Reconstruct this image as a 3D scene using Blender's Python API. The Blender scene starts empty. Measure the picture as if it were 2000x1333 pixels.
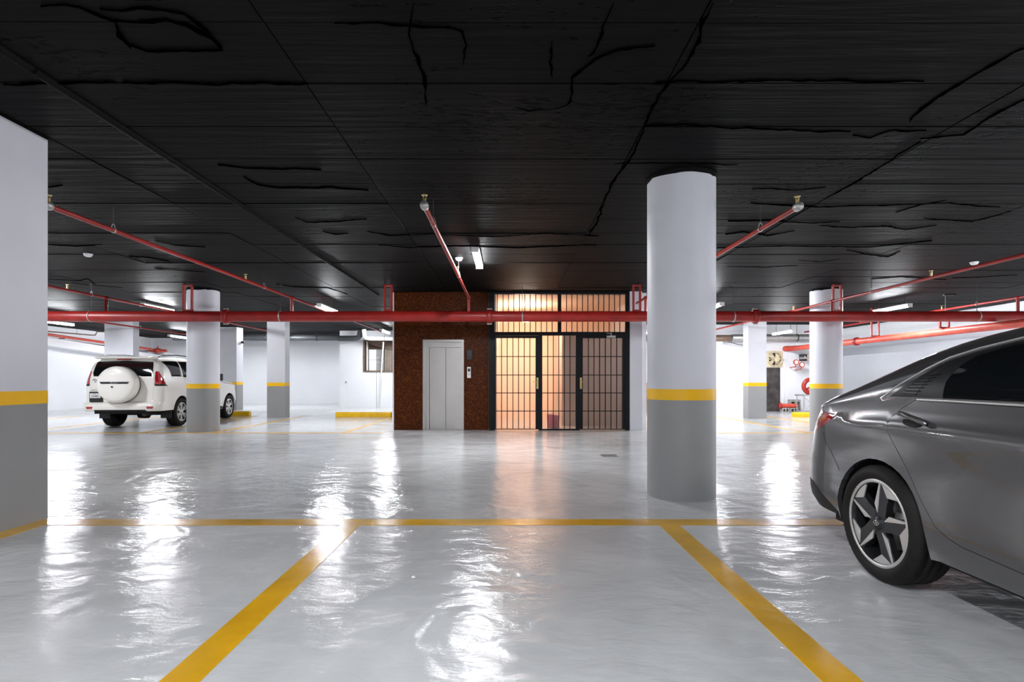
import bpy, bmesh, math, random
from mathutils import Vector, Matrix
from mathutils.geometry import delaunay_2d_cdt
random.seed(7)
PI = math.pi
scene = bpy.context.scene
COL = scene.collection

# ------------------------------------------------------------------ camera, world, exposure
F, CX, CY, CH = 1060.0, 993.0, 742.0, 1.15          # focal length and vanishing point in photo pixels, eye height
cam_d = bpy.data.cameras.new('camera'); cam = bpy.data.objects.new('camera', cam_d); COL.objects.link(cam)
cam.location = (0, 0, CH); cam.rotation_euler = (PI/2, 0, 0)
cam_d.sensor_width = 36; cam_d.lens = 36*F/2000
cam_d.shift_x = (1000-CX)/2000; cam_d.shift_y = (CY-666.5)/2000
cam_d.clip_start = 0.05; cam_d.clip_end = 200
scene.camera = cam
world = bpy.data.worlds.new('world'); scene.world = world; world.use_nodes = True
world.node_tree.nodes['Background'].inputs[0].default_value = (0.8, 0.85, 1, 1)
world.node_tree.nodes['Background'].inputs[1].default_value = 0.0
scene.view_settings.view_transform = 'Standard'; scene.view_settings.look = 'None'
scene.view_settings.exposure = 0.9; scene.view_settings.gamma = 1.0
scene.view_settings.use_curve_mapping = False
scene.cycles.use_denoising = True
scene.cycles.max_bounces = 10; scene.cycles.diffuse_bounces = 6
scene.cycles.sample_clamp_indirect = 8.0
TUBE_POWER = 176.0
HC = 3.15                                             # ceiling height

def at(px, py, Y):                                    # pixel at depth Y
    return Vector(((px-CX)*Y/F, Y, CH-(py-CY)*Y/F))
def on_z(px, py, z):                                  # pixel on a horizontal plane
    return at(px, py, (CH-z)*F/(py-CY))

# ------------------------------------------------------------------ materials
def mat(name, col, rough=0.5, metal=0.0, spec=0.5, emit=None, coat=0.0, noise=None, bump=None, transmission=0.0, ior=1.45):
    m = bpy.data.materials.new(name); m.use_nodes = True
    nt = m.node_tree; b = nt.nodes['Principled BSDF']
    b.inputs['Base Color'].default_value = (*col, 1); b.inputs['Roughness'].default_value = rough
    b.inputs['Metallic'].default_value = metal; b.inputs['Specular IOR Level'].default_value = spec
    b.inputs['Coat Weight'].default_value = coat; b.inputs['Coat Roughness'].default_value = 0.04
    b.inputs['IOR'].default_value = ior; b.inputs['Transmission Weight'].default_value = transmission
    if emit:
        b.inputs['Emission Color'].default_value = (*emit[0], 1); b.inputs['Emission Strength'].default_value = emit[1]
    if noise or bump:
        geo = nt.nodes.new('ShaderNodeNewGeometry')
    if noise:                                         # (scale, amount)
        n = nt.nodes.new('ShaderNodeTexNoise'); n.inputs['Scale'].default_value = noise[0]; n.inputs['Detail'].default_value = 5
        nt.links.new(geo.outputs['Position'], n.inputs['Vector'])
        r = nt.nodes.new('ShaderNodeMapRange'); r.inputs['From Min'].default_value = .3; r.inputs['From Max'].default_value = .7
        r.inputs['To Min'].default_value = 1-noise[1]; r.inputs['To Max'].default_value = 1+noise[1]*.5
        mx = nt.nodes.new('ShaderNodeMix'); mx.data_type = 'RGBA'; mx.blend_type = 'MULTIPLY'; mx.inputs[0].default_value = 1
        mx.inputs[6].default_value = (*col, 1)
        nt.links.new(n.outputs[0], r.inputs[0]); nt.links.new(r.outputs[0], mx.inputs[7]); nt.links.new(mx.outputs[2], b.inputs['Base Color'])
    if bump:                                          # (scale, strength, distance)
        n2 = nt.nodes.new('ShaderNodeTexNoise'); n2.inputs['Scale'].default_value = bump[0]; n2.inputs['Detail'].default_value = 4
        nt.links.new(geo.outputs['Position'], n2.inputs['Vector'])
        bp = nt.nodes.new('ShaderNodeBump'); bp.inputs['Strength'].default_value = bump[1]; bp.inputs['Distance'].default_value = bump[2]
        nt.links.new(n2.outputs[0], bp.inputs['Height']); nt.links.new(bp.outputs[0], b.inputs['Normal'])
    return m

def N(nt, kind, **kw):
    n = nt.nodes.new(kind)
    for k, v in kw.items(): setattr(n, k, v)
    return n

def floor_mat():
    m = bpy.data.materials.new('floor_epoxy'); m.use_nodes = True; nt = m.node_tree; b = nt.nodes['Principled BSDF']; L = nt.links
    geo = N(nt, 'ShaderNodeNewGeometry')
    n1 = N(nt, 'ShaderNodeTexNoise'); n1.inputs['Scale'].default_value = .8; n1.inputs['Detail'].default_value = 9; n1.inputs['Roughness'].default_value = .6; n1.inputs['Distortion'].default_value = .6
    cr = N(nt, 'ShaderNodeValToRGB'); cr.color_ramp.elements[0].position = .3; cr.color_ramp.elements[1].position = .72
    cr.color_ramp.elements[0].color = (.46, .465, .47, 1); cr.color_ramp.elements[1].color = (.63, .635, .64, 1)
    L.new(geo.outputs['Position'], n1.inputs['Vector']); L.new(n1.outputs[0], cr.inputs[0])
    # scattered tan stains
    n3 = N(nt, 'ShaderNodeTexNoise'); n3.inputs['Scale'].default_value = 1.7; n3.inputs['Detail'].default_value = 8
    L.new(geo.outputs['Position'], n3.inputs['Vector'])
    r3 = N(nt, 'ShaderNodeMapRange'); r3.inputs['From Min'].default_value = .68; r3.inputs['From Max'].default_value = .8; r3.inputs['To Max'].default_value = .35
    L.new(n3.outputs[0], r3.inputs[0])
    mx = N(nt, 'ShaderNodeMix', data_type='RGBA'); mx.inputs[7].default_value = (.42, .36, .27, 1)
    L.new(r3.outputs[0], mx.inputs[0]); L.new(cr.outputs[0], mx.inputs[6]); L.new(mx.outputs[2], b.inputs['Base Color'])
    # trowel waves
    mp = N(nt, 'ShaderNodeMapping'); mp.inputs['Scale'].default_value = (1.6, 3.2, 1); mp.inputs['Rotation'].default_value = (0, 0, .35)
    L.new(geo.outputs['Position'], mp.inputs['Vector'])
    n2 = N(nt, 'ShaderNodeTexNoise'); n2.inputs['Scale'].default_value = 2.4; n2.inputs['Detail'].default_value = 9; n2.inputs['Roughness'].default_value = .58; n2.inputs['Distortion'].default_value = .5
    L.new(mp.outputs[0], n2.inputs['Vector'])
    bp = N(nt, 'ShaderNodeBump'); bp.inputs['Strength'].default_value = .62; bp.inputs['Distance'].default_value = .013
    n4 = N(nt, 'ShaderNodeTexNoise'); n4.inputs['Scale'].default_value = 1.3; n4.inputs['Detail'].default_value = 3; n4.inputs['Distortion'].default_value = .8
    L.new(geo.outputs['Position'], n4.inputs['Vector'])
    ma = N(nt, 'ShaderNodeMath', operation='MULTIPLY_ADD'); ma.inputs[1].default_value = 3.0
    L.new(n4.outputs[0], ma.inputs[0]); L.new(n2.outputs[0], ma.inputs[2])
    L.new(ma.outputs[0], bp.inputs['Height']); L.new(bp.outputs[0], b.inputs['Normal'])
    rr = N(nt, 'ShaderNodeMapRange'); rr.inputs['To Min'].default_value = .05; rr.inputs['To Max'].default_value = .16
    L.new(n1.outputs[0], rr.inputs[0]); L.new(rr.outputs[0], b.inputs['Roughness'])
    b.inputs['Specular IOR Level'].default_value = .32
    return m

def ceiling_mat():
    m = bpy.data.materials.new('ceiling_black_paint'); m.use_nodes = True; nt = m.node_tree; b = nt.nodes['Principled BSDF']; L = nt.links
    geo = N(nt, 'ShaderNodeNewGeometry')
    n0 = N(nt, 'ShaderNodeTexNoise'); n0.inputs['Scale'].default_value = .8; n0.inputs['Detail'].default_value = 8
    L.new(geo.outputs['Position'], n0.inputs['Vector'])
    cr = N(nt, 'ShaderNodeValToRGB'); cr.color_ramp.elements[0].position = .35; cr.color_ramp.elements[1].position = .75
    cr.color_ramp.elements[0].color = (.0052, .0052, .0053, 1); cr.color_ramp.elements[1].color = (.0088, .0087, .0086, 1)
    L.new(n0.outputs[0], cr.inputs[0])
    # pock marks in clusters
    nc = N(nt, 'ShaderNodeTexNoise'); nc.inputs['Scale'].default_value = .55; nc.inputs['Detail'].default_value = 3
    L.new(geo.outputs['Position'], nc.inputs['Vector'])
    mp = N(nt, 'ShaderNodeMapping'); mp.inputs['Scale'].default_value = (9, 22, 9); L.new(geo.outputs['Position'], mp.inputs['Vector'])
    nv = N(nt, 'ShaderNodeTexNoise'); nv.inputs['Scale'].default_value = 1; nv.inputs['Detail'].default_value = 3; L.new(mp.outputs[0], nv.inputs['Vector'])
    ad = N(nt, 'ShaderNodeMath', operation='MULTIPLY'); L.new(nc.outputs[0], ad.inputs[0]); L.new(nv.outputs[0], ad.inputs[1])
    rg = N(nt, 'ShaderNodeMapRange'); rg.inputs['From Min'].default_value = .335; rg.inputs['From Max'].default_value = .36
    L.new(ad.outputs[0], rg.inputs[0])
    mx = N(nt, 'ShaderNodeMix', data_type='RGBA'); mx.inputs[7].default_value = (.001, .001, .001, 1)
    L.new(rg.outputs[0], mx.inputs[0]); L.new(cr.outputs[0], mx.inputs[6]); L.new(mx.outputs[2], b.inputs['Base Color'])
    # board grain relief running across
    mp2 = N(nt, 'ShaderNodeMapping'); mp2.inputs['Scale'].default_value = (.5, 7, 1); L.new(geo.outputs['Position'], mp2.inputs['Vector'])
    n2 = N(nt, 'ShaderNodeTexNoise'); n2.inputs['Scale'].default_value = 1.6; n2.inputs['Detail'].default_value = 7; L.new(mp2.outputs[0], n2.inputs['Vector'])
    sb = N(nt, 'ShaderNodeMath', operation='SUBTRACT'); L.new(n2.outputs[0], sb.inputs[0]); L.new(rg.outputs[0], sb.inputs[1])
    bp = N(nt, 'ShaderNodeBump'); bp.inputs['Strength'].default_value = .5; bp.inputs['Distance'].default_value = .02
    L.new(sb.outputs[0], bp.inputs['Height']); L.new(bp.outputs[0], b.inputs['Normal'])
    b.inputs['Roughness'].default_value = .55; b.inputs['Specular IOR Level'].default_value = .03
    return m

def mosaic_mat():
    m = bpy.data.materials.new('brown_mosaic'); m.use_nodes = True; nt = m.node_tree; b = nt.nodes['Principled BSDF']; L = nt.links
    geo = N(nt, 'ShaderNodeNewGeometry')
    mp = N(nt, 'ShaderNodeMapping'); mp.inputs['Rotation'].default_value = (PI/2, 0, 0); mp.inputs['Scale'].default_value = (1, 1, 1)
    L.new(geo.outputs['Position'], mp.inputs['Vector'])
    v = N(nt, 'ShaderNodeTexVoronoi'); v.inputs['Scale'].default_value = 42; v.inputs['Randomness'].default_value = .55
    L.new(geo.outputs['Position'], v.inputs['Vector'])
    sp = N(nt, 'ShaderNodeSeparateColor'); L.new(v.outputs['Color'], sp.inputs[0])
    cr = N(nt, 'ShaderNodeValToRGB'); e = cr.color_ramp.elements
    e[0].position = 0; e[0].color = (.036, .0075, .0012, 1); e[1].position = 1; e[1].color = (.115, .030, .0045, 1)
    e2 = cr.color_ramp.elements.new(.6); e2.color = (.060, .0135, .0020, 1)
    L.new(sp.outputs[0], cr.inputs[0]); L.new(cr.outputs[0], b.inputs['Base Color'])
    bp = N(nt, 'ShaderNodeBump'); bp.inputs['Strength'].default_value = .25; bp.inputs['Distance'].default_value = .004; bp.invert = True
    L.new(v.outputs['Distance'], bp.inputs['Height']); L.new(bp.outputs[0], b.inputs['Normal'])
    b.inputs['Roughness'].default_value = .4; b.inputs['Specular IOR Level'].default_value = .1
    return m

def frosted_mat():
    m = bpy.data.materials.new('rippled_glass'); m.use_nodes = True; nt = m.node_tree; L = nt.links
    nt.nodes.remove(nt.nodes['Principled BSDF']); out = nt.nodes['Material Output']
    geo = N(nt, 'ShaderNodeNewGeometry')
    n = N(nt, 'ShaderNodeTexNoise'); n.inputs['Scale'].default_value = 30; L.new(geo.outputs['Position'], n.inputs['Vector'])
    bp = N(nt, 'ShaderNodeBump'); bp.inputs['Strength'].default_value = .5; bp.inputs['Distance'].default_value = .01; L.new(n.outputs[0], bp.inputs['Height'])
    tr = N(nt, 'ShaderNodeBsdfTransparent'); tr.inputs[0].default_value = (.95, .93, .9, 1)
    rf = N(nt, 'ShaderNodeBsdfRefraction'); rf.inputs['Roughness'].default_value = .28; rf.inputs['IOR'].default_value = 1.08; L.new(bp.outputs[0], rf.inputs['Normal'])
    gl = N(nt, 'ShaderNodeBsdfGlossy'); gl.inputs['Roughness'].default_value = .12; L.new(bp.outputs[0], gl.inputs['Normal'])
    m1 = N(nt, 'ShaderNodeMixShader'); m1.inputs[0].default_value = .6; L.new(tr.outputs[0], m1.inputs[1]); L.new(rf.outputs[0], m1.inputs[2])
    m2 = N(nt, 'ShaderNodeMixShader'); m2.inputs[0].default_value = .06; L.new(m1.outputs[0], m2.inputs[1]); L.new(gl.outputs[0], m2.inputs[2])
    L.new(m2.outputs[0], out.inputs[0])
    return m

M = {}
M['floor'] = floor_mat(); M['ceil'] = ceiling_mat(); M['mosaic'] = mosaic_mat(); M['frost'] = frosted_mat()
M['wall'] = mat('white_wall_paint', (.83, .835, .87), .55, noise=(.7, .05), bump=(14, .1, .01))
M['colw'] = mat('column_white_paint', (.60, .60, .65), .5, noise=(1.2, .06), bump=(6, .12, .01))
M['colg'] = mat('column_grey_paint', (.275, .275, .275), .4, noise=(1.2, .08), bump=(6, .12, .01))
M['yellow'] = mat('yellow_band_paint', (.86, .47, .0), .4, noise=(3, .06))
M['line'] = mat('yellow_line_paint', (.70, .37, .004), .22, noise=(2.2, .28), bump=(9, .25, .01))
M['stop'] = mat('yellow_block_paint', (.85, .50, .0), .45, noise=(6, .12))
M['red'] = mat('red_pipe_paint', (.30, .015, .012), .38, noise=(5, .25))
M['redl'] = mat('light_red_pipe_paint', (.58, .075, .045), .4, noise=(5, .25))
M['brass'] = mat('brass', (.55, .42, .18), .35, .8, noise=(30, .2))
M['galv'] = mat('galvanised_steel', (.45, .45, .44), .45, .7, noise=(20, .2))
M['blackm'] = mat('black_painted_steel', (.005, .0055, .007), .4, spec=.2, noise=(8, .2))
M['rod'] = mat('dark_rod', (.05, .045, .04), .5, .3, noise=(12, .2))
M['steel'] = mat('brushed_steel', (.50, .48, .45), .28, .95, noise=(3, .06), bump=(60, .05, .002))
M['steeld'] = mat('steel_edge', (.42, .41, .40), .35, .9, noise=(3, .06))
M['white_pl'] = mat('white_plastic', (.8, .8, .8), .4, noise=(5, .03))
M['black_pl'] = mat('black_plastic', (.014, .014, .015), .45, noise=(6, .15))
M['tube'] = mat('led_diffuser', (.9, .9, .9), .4, emit=((.93, .96, 1.0), TUBE_POWER), noise=(3, .01))
M['peach'] = mat('peach_wall_paint', (.86, .64, .48), .6, noise=(1.5, .05))
M['taupe'] = mat('taupe_shaded_wall', (.46, .36, .31), .6, noise=(1.5, .06))  # darkened tone stands in for a lobby wall face in shade
M['warm'] = mat('warm_lamp_glass', (.9, .8, .7), .4, emit=((1.0, .83, .68), 54.0), noise=(3, .01))
M['pink'] = mat('pink_bucket_plastic', (.62, .10, .17), .4, noise=(4, .05))
M['wood'] = mat('wood_board', (.42, .21, .10), .5, noise=(5, .2))
M['woodf'] = mat('brown_frame', (.17, .11, .075), .5, noise=(9, .3))
M['slatw'] = mat('weathered_slat', (.30, .24, .19), .6, noise=(6, .2))
M['block'] = mat('concrete_block', (.36, .35, .34), .8, noise=(9, .25), bump=(20, .4, .01))
M['opening_dark'] = mat('dark_opening_plaster', (.06, .052, .05), .85, noise=(4, .7), bump=(12, .5, .03))  # near-black stands in for shade inside openings, mottled like dirty concrete
M['beige'] = mat('beige_enamel', (.66, .56, .38), .4, noise=(8, .15))
M['carp_g'] = mat('grey_car_paint', (.090, .088, .091), .26, .45, coat=1.0, noise=(3, .03))
M['carp_w'] = mat('pearl_white_car_paint', (.88, .85, .80), .28, coat=1.0, noise=(2, .03))
M['tint'] = mat('tinted_glass', (.004, .005, .006), .04, spec=.6, noise=(2, .05))
M['trim'] = mat('satin_black_trim', (.012, .012, .013), .45, spec=.3, noise=(12, .15))
M['rubber'] = mat('tyre_rubber', (.013, .0115, .010), .65, spec=.3, noise=(7, .35), bump=(60, .1, .002))
M['alloy_b'] = mat('dark_alloy', (.035, .035, .038), .35, .5, noise=(6, .15))
M['alloy_s'] = mat('machined_alloy', (.72, .70, .68), .3, .75, noise=(6, .05))
M['chrome'] = mat('chrome', (.8, .8, .8), .12, 1.0, noise=(4, .03))
M['lampr'] = mat('red_lamp_lens', (.42, .010, .014), .12, coat=1.0, noise=(14, .25))
M['lampo'] = mat('amber_lamp_lens', (.50, .10, .01), .15, coat=1.0, noise=(14, .2))
M['lampc'] = mat('clear_lamp_lens', (.7, .7, .72), .12, coat=1.0, noise=(14, .1))
M['plate'] = mat('plate_white', (.78, .78, .78), .4, noise=(9, .04))
M['ink'] = mat('black_ink', (.02, .02, .02), .5, noise=(9, .1))
M['duct_d'] = mat('dark_drain_pipe', (.05, .055, .06), .4, noise=(4, .2))
M['duct_w'] = mat('white_drain_pipe', (.72, .72, .70), .35, noise=(4, .08))
M['crack'] = mat('crack_shadow', (.0008, .0008, .0008), 1.0, spec=0.0, noise=(9, .3))
M['well'] = mat('wheel_well_liner', (.012, .012, .012), .8, noise=(9, .2))

# ------------------------------------------------------------------ mesh helpers
def link(name, me, m=None, parent=None, loc=None, rot=None):
    o = bpy.data.objects.new(name, me); COL.objects.link(o)
    if m is not None and me is not None and not me.materials: me.materials.append(m)
    if parent is not None: o.parent = parent
    if loc is not None: o.location = loc
    if rot is not None: o.rotation_euler = rot
    return o
def tag(o, label=None, cat=None, group=None, kind=None):
    if label: o['label'] = label
    if cat: o['category'] = cat
    if group: o['group'] = group
    if kind: o['kind'] = kind
    return o
def thing(name, label, cat, loc=(0, 0, 0), rotz=0, group=None):
    o = bpy.data.objects.new(name, None); COL.objects.link(o); o.empty_display_size = .1
    o.location = loc; o.rotation_euler = (0, 0, rotz)
    return tag(o, label, cat, group)

class MB:
    def __init__(self): self.v = []; self.f = []; self.smooth = []
    def add(self, vs, fs, smooth=False):
        b = len(self.v); self.v += [tuple(p) for p in vs]
        self.f += [tuple(i+b for i in f) for f in fs]; self.smooth += [smooth]*len(fs); return self
    def box(self, x0, x1, y0, y1, z0, z1):
        vs = [(x, y, z) for z in (z0, z1) for y in (y0, y1) for x in (x0, x1)]
        return self.add(vs, [(0, 2, 3, 1), (4, 5, 7, 6), (0, 1, 5, 4), (2, 6, 7, 3), (0, 4, 6, 2), (1, 3, 7, 5)])
    def cyl(self, a, b, r, r2=None, n=12, caps=True, smooth=True):
        a = Vector(a); b = Vector(b); d = (b-a).normalized(); r2 = r if r2 is None else r2
        u = d.orthogonal().normalized(); w = d.cross(u)
        vs = [a+(u*math.cos(2*PI*i/n)+w*math.sin(2*PI*i/n))*r for i in range(n)] + [b+(u*math.cos(2*PI*i/n)+w*math.sin(2*PI*i/n))*r2 for i in range(n)]
        self.add(vs, [(i, (i+1) % n, n+(i+1) % n, n+i) for i in range(n)], smooth)
        if caps: self.add(vs[:n], [tuple(reversed(range(n)))]); self.add(vs[n:], [tuple(range(n))])
        return self
    def tube(self, pts, r, n=10):
        pts = [Vector(p) for p in pts]; rings = []; u = None
        for i, p in enumerate(pts):
            d = (pts[min(i+1, len(pts)-1)]-pts[max(i-1, 0)]).normalized()
            u = d.orthogonal().normalized() if u is None else (u-d*u.dot(d)).normalized()
            w = d.cross(u); rings.append([p+(u*math.cos(2*PI*k/n)+w*math.sin(2*PI*k/n))*r for k in range(n)])
        vs = [q for ring in rings for q in ring]
        fs = [(i*n+k, i*n+(k+1) % n, (i+1)*n+(k+1) % n, (i+1)*n+k) for i in range(len(pts)-1) for k in range(n)]
        self.add(vs, fs, True); self.add(rings[0], [tuple(reversed(range(n)))]); self.add(rings[-1], [tuple(range(n))])
        return self
    def lathe(self, prof, axis='z', n=24, c=(0, 0, 0), smooth=True, a0=0, a1=2*PI):   # prof: (r, h)
        full = abs(a1-a0-2*PI) < 1e-6; m = n if full else n+1; vs = []
        for r, h in prof:
            for k in range(m):
                a = a0+(a1-a0)*k/n; p = (r*math.cos(a), r*math.sin(a), h)
                if axis == 'y': p = (p[0], p[2], -p[1])
                if axis == 'x': p = (p[2], p[0], p[1])
                vs.append((p[0]+c[0], p[1]+c[1], p[2]+c[2]))
        fs = []
        for i in range(len(prof)-1):
            for k in range(n): fs.append((i*m+k, i*m+(k+1) % m, (i+1)*m+(k+1) % m, (i+1)*m+k))
        return self.add(vs, fs, smooth)
    def prism(self, poly, h0, h1, plane='xz'):        # poly in a plane, extruded along the third axis
        def P(a, b, h): return {'xz': (a, h, b), 'xy': (a, b, h), 'yz': (h, a, b)}[plane]
        n = len(poly); vs = [P(a, b, h0) for a, b in poly]+[P(a, b, h1) for a, b in poly]
        self.add(vs, [tuple(range(n)), tuple(reversed(range(n, 2*n)))] + [(i, n+i, n+(i+1) % n, (i+1) % n) for i in range(n)])
        return self
    def mesh(self, name, recalc=True, bevel=0):
        me = bpy.data.meshes.new(name); me.from_pydata(self.v, [], self.f); me.update()
        for p, s in zip(me.polygons, self.smooth): p.use_smooth = s
        if recalc or bevel:
            bm = bmesh.new(); bm.from_mesh(me)
            if bevel:
                bmesh.ops.remove_doubles(bm, verts=bm.verts, dist=1e-5)
                bmesh.ops.bevel(bm, geom=[e for e in bm.edges if e.calc_face_angle(0) > .6], offset=bevel, segments=2, affect='EDGES', profile=.5)
            if recalc: bmesh.ops.recalc_face_normals(bm, faces=bm.faces)
            bm.to_mesh(me); bm.free()
        return me
    def build(self, name, m, parent=None, loc=None, rot=None, bevel=0):
        return link(name, self.mesh(name, True, bevel), m, parent, loc, rot)

def struct(name, mb, m, label=None):
    o = mb.build(name, m); o['kind'] = 'structure'
    if label: o['label'] = label
    return o
def text_mesh(body, size, name):
    cu = bpy.data.curves.new(name, 'FONT'); cu.body = body; cu.size = size; cu.extrude = size*.02; cu.align_x = 'CENTER'; cu.align_y = 'CENTER'
    o = bpy.data.objects.new(name, cu); COL.objects.link(o)
    dg = bpy.context.evaluated_depsgraph_get(); me = bpy.data.meshes.new_from_object(o.evaluated_get(dg)); me.name = name
    bpy.data.objects.remove(o); bpy.data.curves.remove(cu)
    return me

# ------------------------------------------------------------------ the shell
XL, XR, YB, YF = -17.1, 14.9, 26.0, -1.3
floor = struct('floor', MB().box(XL-.3, XR+.3, YF-.3, YB+.3, -.3, 0), M['floor'], 'glossy light grey epoxy floor of the parking garage')
ceiling = struct('ceiling', MB().box(XL-.3, XR+.3, YF-.3, YB+.3, HC+.012, HC+.35), M['ceil'], 'black painted concrete ceiling with board marks')
struct('wall_back', MB().box(XL-.3, XR+.3, YB, YB+.3, 0, HC+.012), M['wall'], 'white far wall behind the parked white car')
struct('wall_front', MB().box(XL-.3, XR+.3, YF-.3, YF, 0, HC+.012), M['wall'], 'white wall behind the viewer')
struct('wall_left', MB().box(XL-.3, XL, YF, YB, 0, HC+.012), M['wall'], 'white side wall beyond the white car')
struct('wall_right', MB().box(XR, XR+.3, YF, YB, 0, HC+.012), M['wall'], 'white side wall beyond the grey car')
struct('wall_pump', MB().box(3.2, 11.5, 19.7, 20.0, 0, HC+.012), M['wall'], 'white wall that carries the exhaust fan and fire pump')
struct('wall_window', MB().add(*[(lambda b: (b.v, b.f))(MB()
    .box(-6.9, -5.93, 22.2, 22.6, 0, HC+.012).box(-4.57, -2.0, 22.2, 22.6, 0, HC+.012)
    .box(-5.93, -4.57, 22.2, 22.6, 0, 1.46).box(-5.93, -4.57, 22.2, 22.6, 2.76, HC+.012).box(-6.9, -6.6, 22.6, 26, 0, HC))][0]), M['wall'],
    'white wall block with a brown framed window beside the lift')
# beams
struct('trim_1', MB().box(13.1, XR, YF, YB, 2.52, HC+.012), M['wall'], 'white dropped beam along the side wall beyond the grey car')
def sloped_beam():
    b = MB(); z = lambda y: 2.34-(y-20.1)*.057
    vs = []
    for y in (9.0, YB):
        vs += [(XL, y, z(y)), (XL+.55, y, z(y)), (XL+.55, y, z(y)+.30), (XL, y, z(y)+.30)]
    b.add(vs, [(0, 1, 2, 3), (4, 7, 6, 5), (0, 4, 5, 1), (1, 5, 6, 2), (2, 6, 7, 3), (3, 7, 4, 0)])
    return b
struct('trim_2', sloped_beam(), M['wall'], 'white sloping ledge along the side wall beyond the white car')

# ceiling panels (formwork sheets), joints recessed
PW, PD, PX0, PY0 = 2.43, .625, -1.36-2.43*8, 3.04-.625*8
rnd = random.Random(3)
pm = MB().box(0, PW-.010, 0, PD-.010, 0, .03).mesh('panel', True, .004)
pm.materials.append(M['ceil'])
rest = MB(); npan = 0
for j in range(46):
    for i in range(16):
        x = PX0+i*PW; y = PY0+j*PD
        if x < XL-.1: x2 = XL
        if x+PW < XL or x > XR or y+PD < YF or y > YB: continue
        dz = rnd.uniform(-.006, .005); ymid = y+PD/2
        vis = 2.3 < y < 13 and abs(x+PW/2) < ymid*1.0+2.2
        if vis:
            p = link('panel', pm, None, ceiling, (x, y, HC+dz)); npan += 1
        else:
            rest.box(max(x, XL), min(x+PW-.01, XR), max(y, YF), min(y+PD-.01, YB), HC+dz, HC+dz+.03)
o = rest.build('panel_field', M['ceil'], ceiling); o['kind'] = 'stuff'
o = MB().lathe([(.035, 0), (.035, 13.2)], 'y', 10, (-3.06, -.5, HC+.002)).build('slab_joint', M['ceil'], ceiling)

# cracks and slurry edges on the ceiling, laid out along their lines on the slab
crack_px = [
 [(428, 322), (480, 330), (560, 331), (625, 332)], [(476, 345), (500, 360), (545, 368), (640, 366), (720, 370)],
 [(577, 424), (600, 434), (660, 432), (715, 428)], [(632, 452), (655, 458), (680, 456)],
 [(718, 452), (760, 460), (850, 457), (960, 462), (1060, 456), (1170, 460)], [(740, 478), (800, 484), (900, 480), (1010, 484), (1165, 478)],
 [(230, 52), (250, 80), (290, 98), (360, 101), (432, 98), (415, 75), (370, 50), (320, 36), (280, 45), (225, 40)],
 [(85, 12), (130, 10), (180, 22), (225, 42), (235, 70), (255, 95)],
 [(804, 5), (802, 60), (812, 105), (832, 150), (834, 205)], [(870, 52), (900, 60), (908, 90), (900, 130)],
 [(1075, 215), (1105, 205), (1118, 180), (1116, 150), (1160, 115), (1200, 100), (1280, 92)], [(1000, 210), (1030, 216), (1075, 212)],
 [(1395, 0), (1370, 40), (1366, 65), (1340, 120), (1310, 155), (1285, 180), (1262, 235), (1240, 290), (1205, 340), (1180, 390), (1165, 440), (1150, 460)],
 [(1200, 5), (1180, 50), (1168, 90), (1150, 110)], [(1080, 80), (1072, 120), (1080, 150)],
 [(2000, 92), (1960, 112), (1905, 145), (1850, 180), (1790, 220), (1770, 240)], [(2000, 192), (1930, 230), (1880, 262), (1800, 270)],
 [(1800, 275), (1740, 312), (1680, 348), (1612, 386)], [(1665, 262), (1700, 270), (1740, 254), (1806, 255)],
 [(1465, 396), (1530, 400), (1600, 404), (1720, 400), (1850, 396), (1950, 405)], [(1805, 425), (1860, 430), (1900, 432), (1975, 412)],
 [(1422, 432), (1500, 430), (1580, 436), (1640, 432)], [(1415, 458), (1450, 452), (1500, 460), (1550, 450)],
 [(1655, 488), (1680, 494), (1735, 502), (1760, 490)], [(1600, 440), (1660, 445), (1740, 440)], [(1400, 485), (1500, 480), (1700, 482), (1820, 470)],
 [(1470, 368), (1560, 370), (1615, 365)], [(1280, 160), (1400, 160), (1600, 157), (1800, 160)], [(1255, 247), (1350, 245), (1450, 248), (1660, 258)],
 [(1200, 318), (1260, 316), (1350, 318), (1440, 322)], [(95, 366), (125, 361)], [(95, 478), (150, 481), (200, 477)], [(300, 470), (340, 478), (400, 482)],
 [(92, 545), (150, 548), (170, 545), (190, 556)], [(140, 552), (170, 556), (240, 562)], [(250, 500), (290, 503), (330, 511)],
 [(540, 555), (570, 560), (640, 562), (680, 575)], [(0, 161), (110, 162), (230, 161)], [(240, 162), (420, 162), (600, 160)], [(650, 45), (760, 50), (880, 51)],
 [(190, 12), (360, 20), (430, 92)], [(300, 524), (345, 527), (400, 531)], [(1750, 415), (1800, 398), (1850, 390)], [(1720, 440), (1770, 448), (1830, 440)],
 [(1560, 508), (1600, 512), (1640, 506)], [(1420, 520), (1500, 522), (1560, 518)], [(1700, 545), (1760, 541), (1850, 546)], [(1860, 543), (1920, 541), (1990, 536)]]
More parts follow.
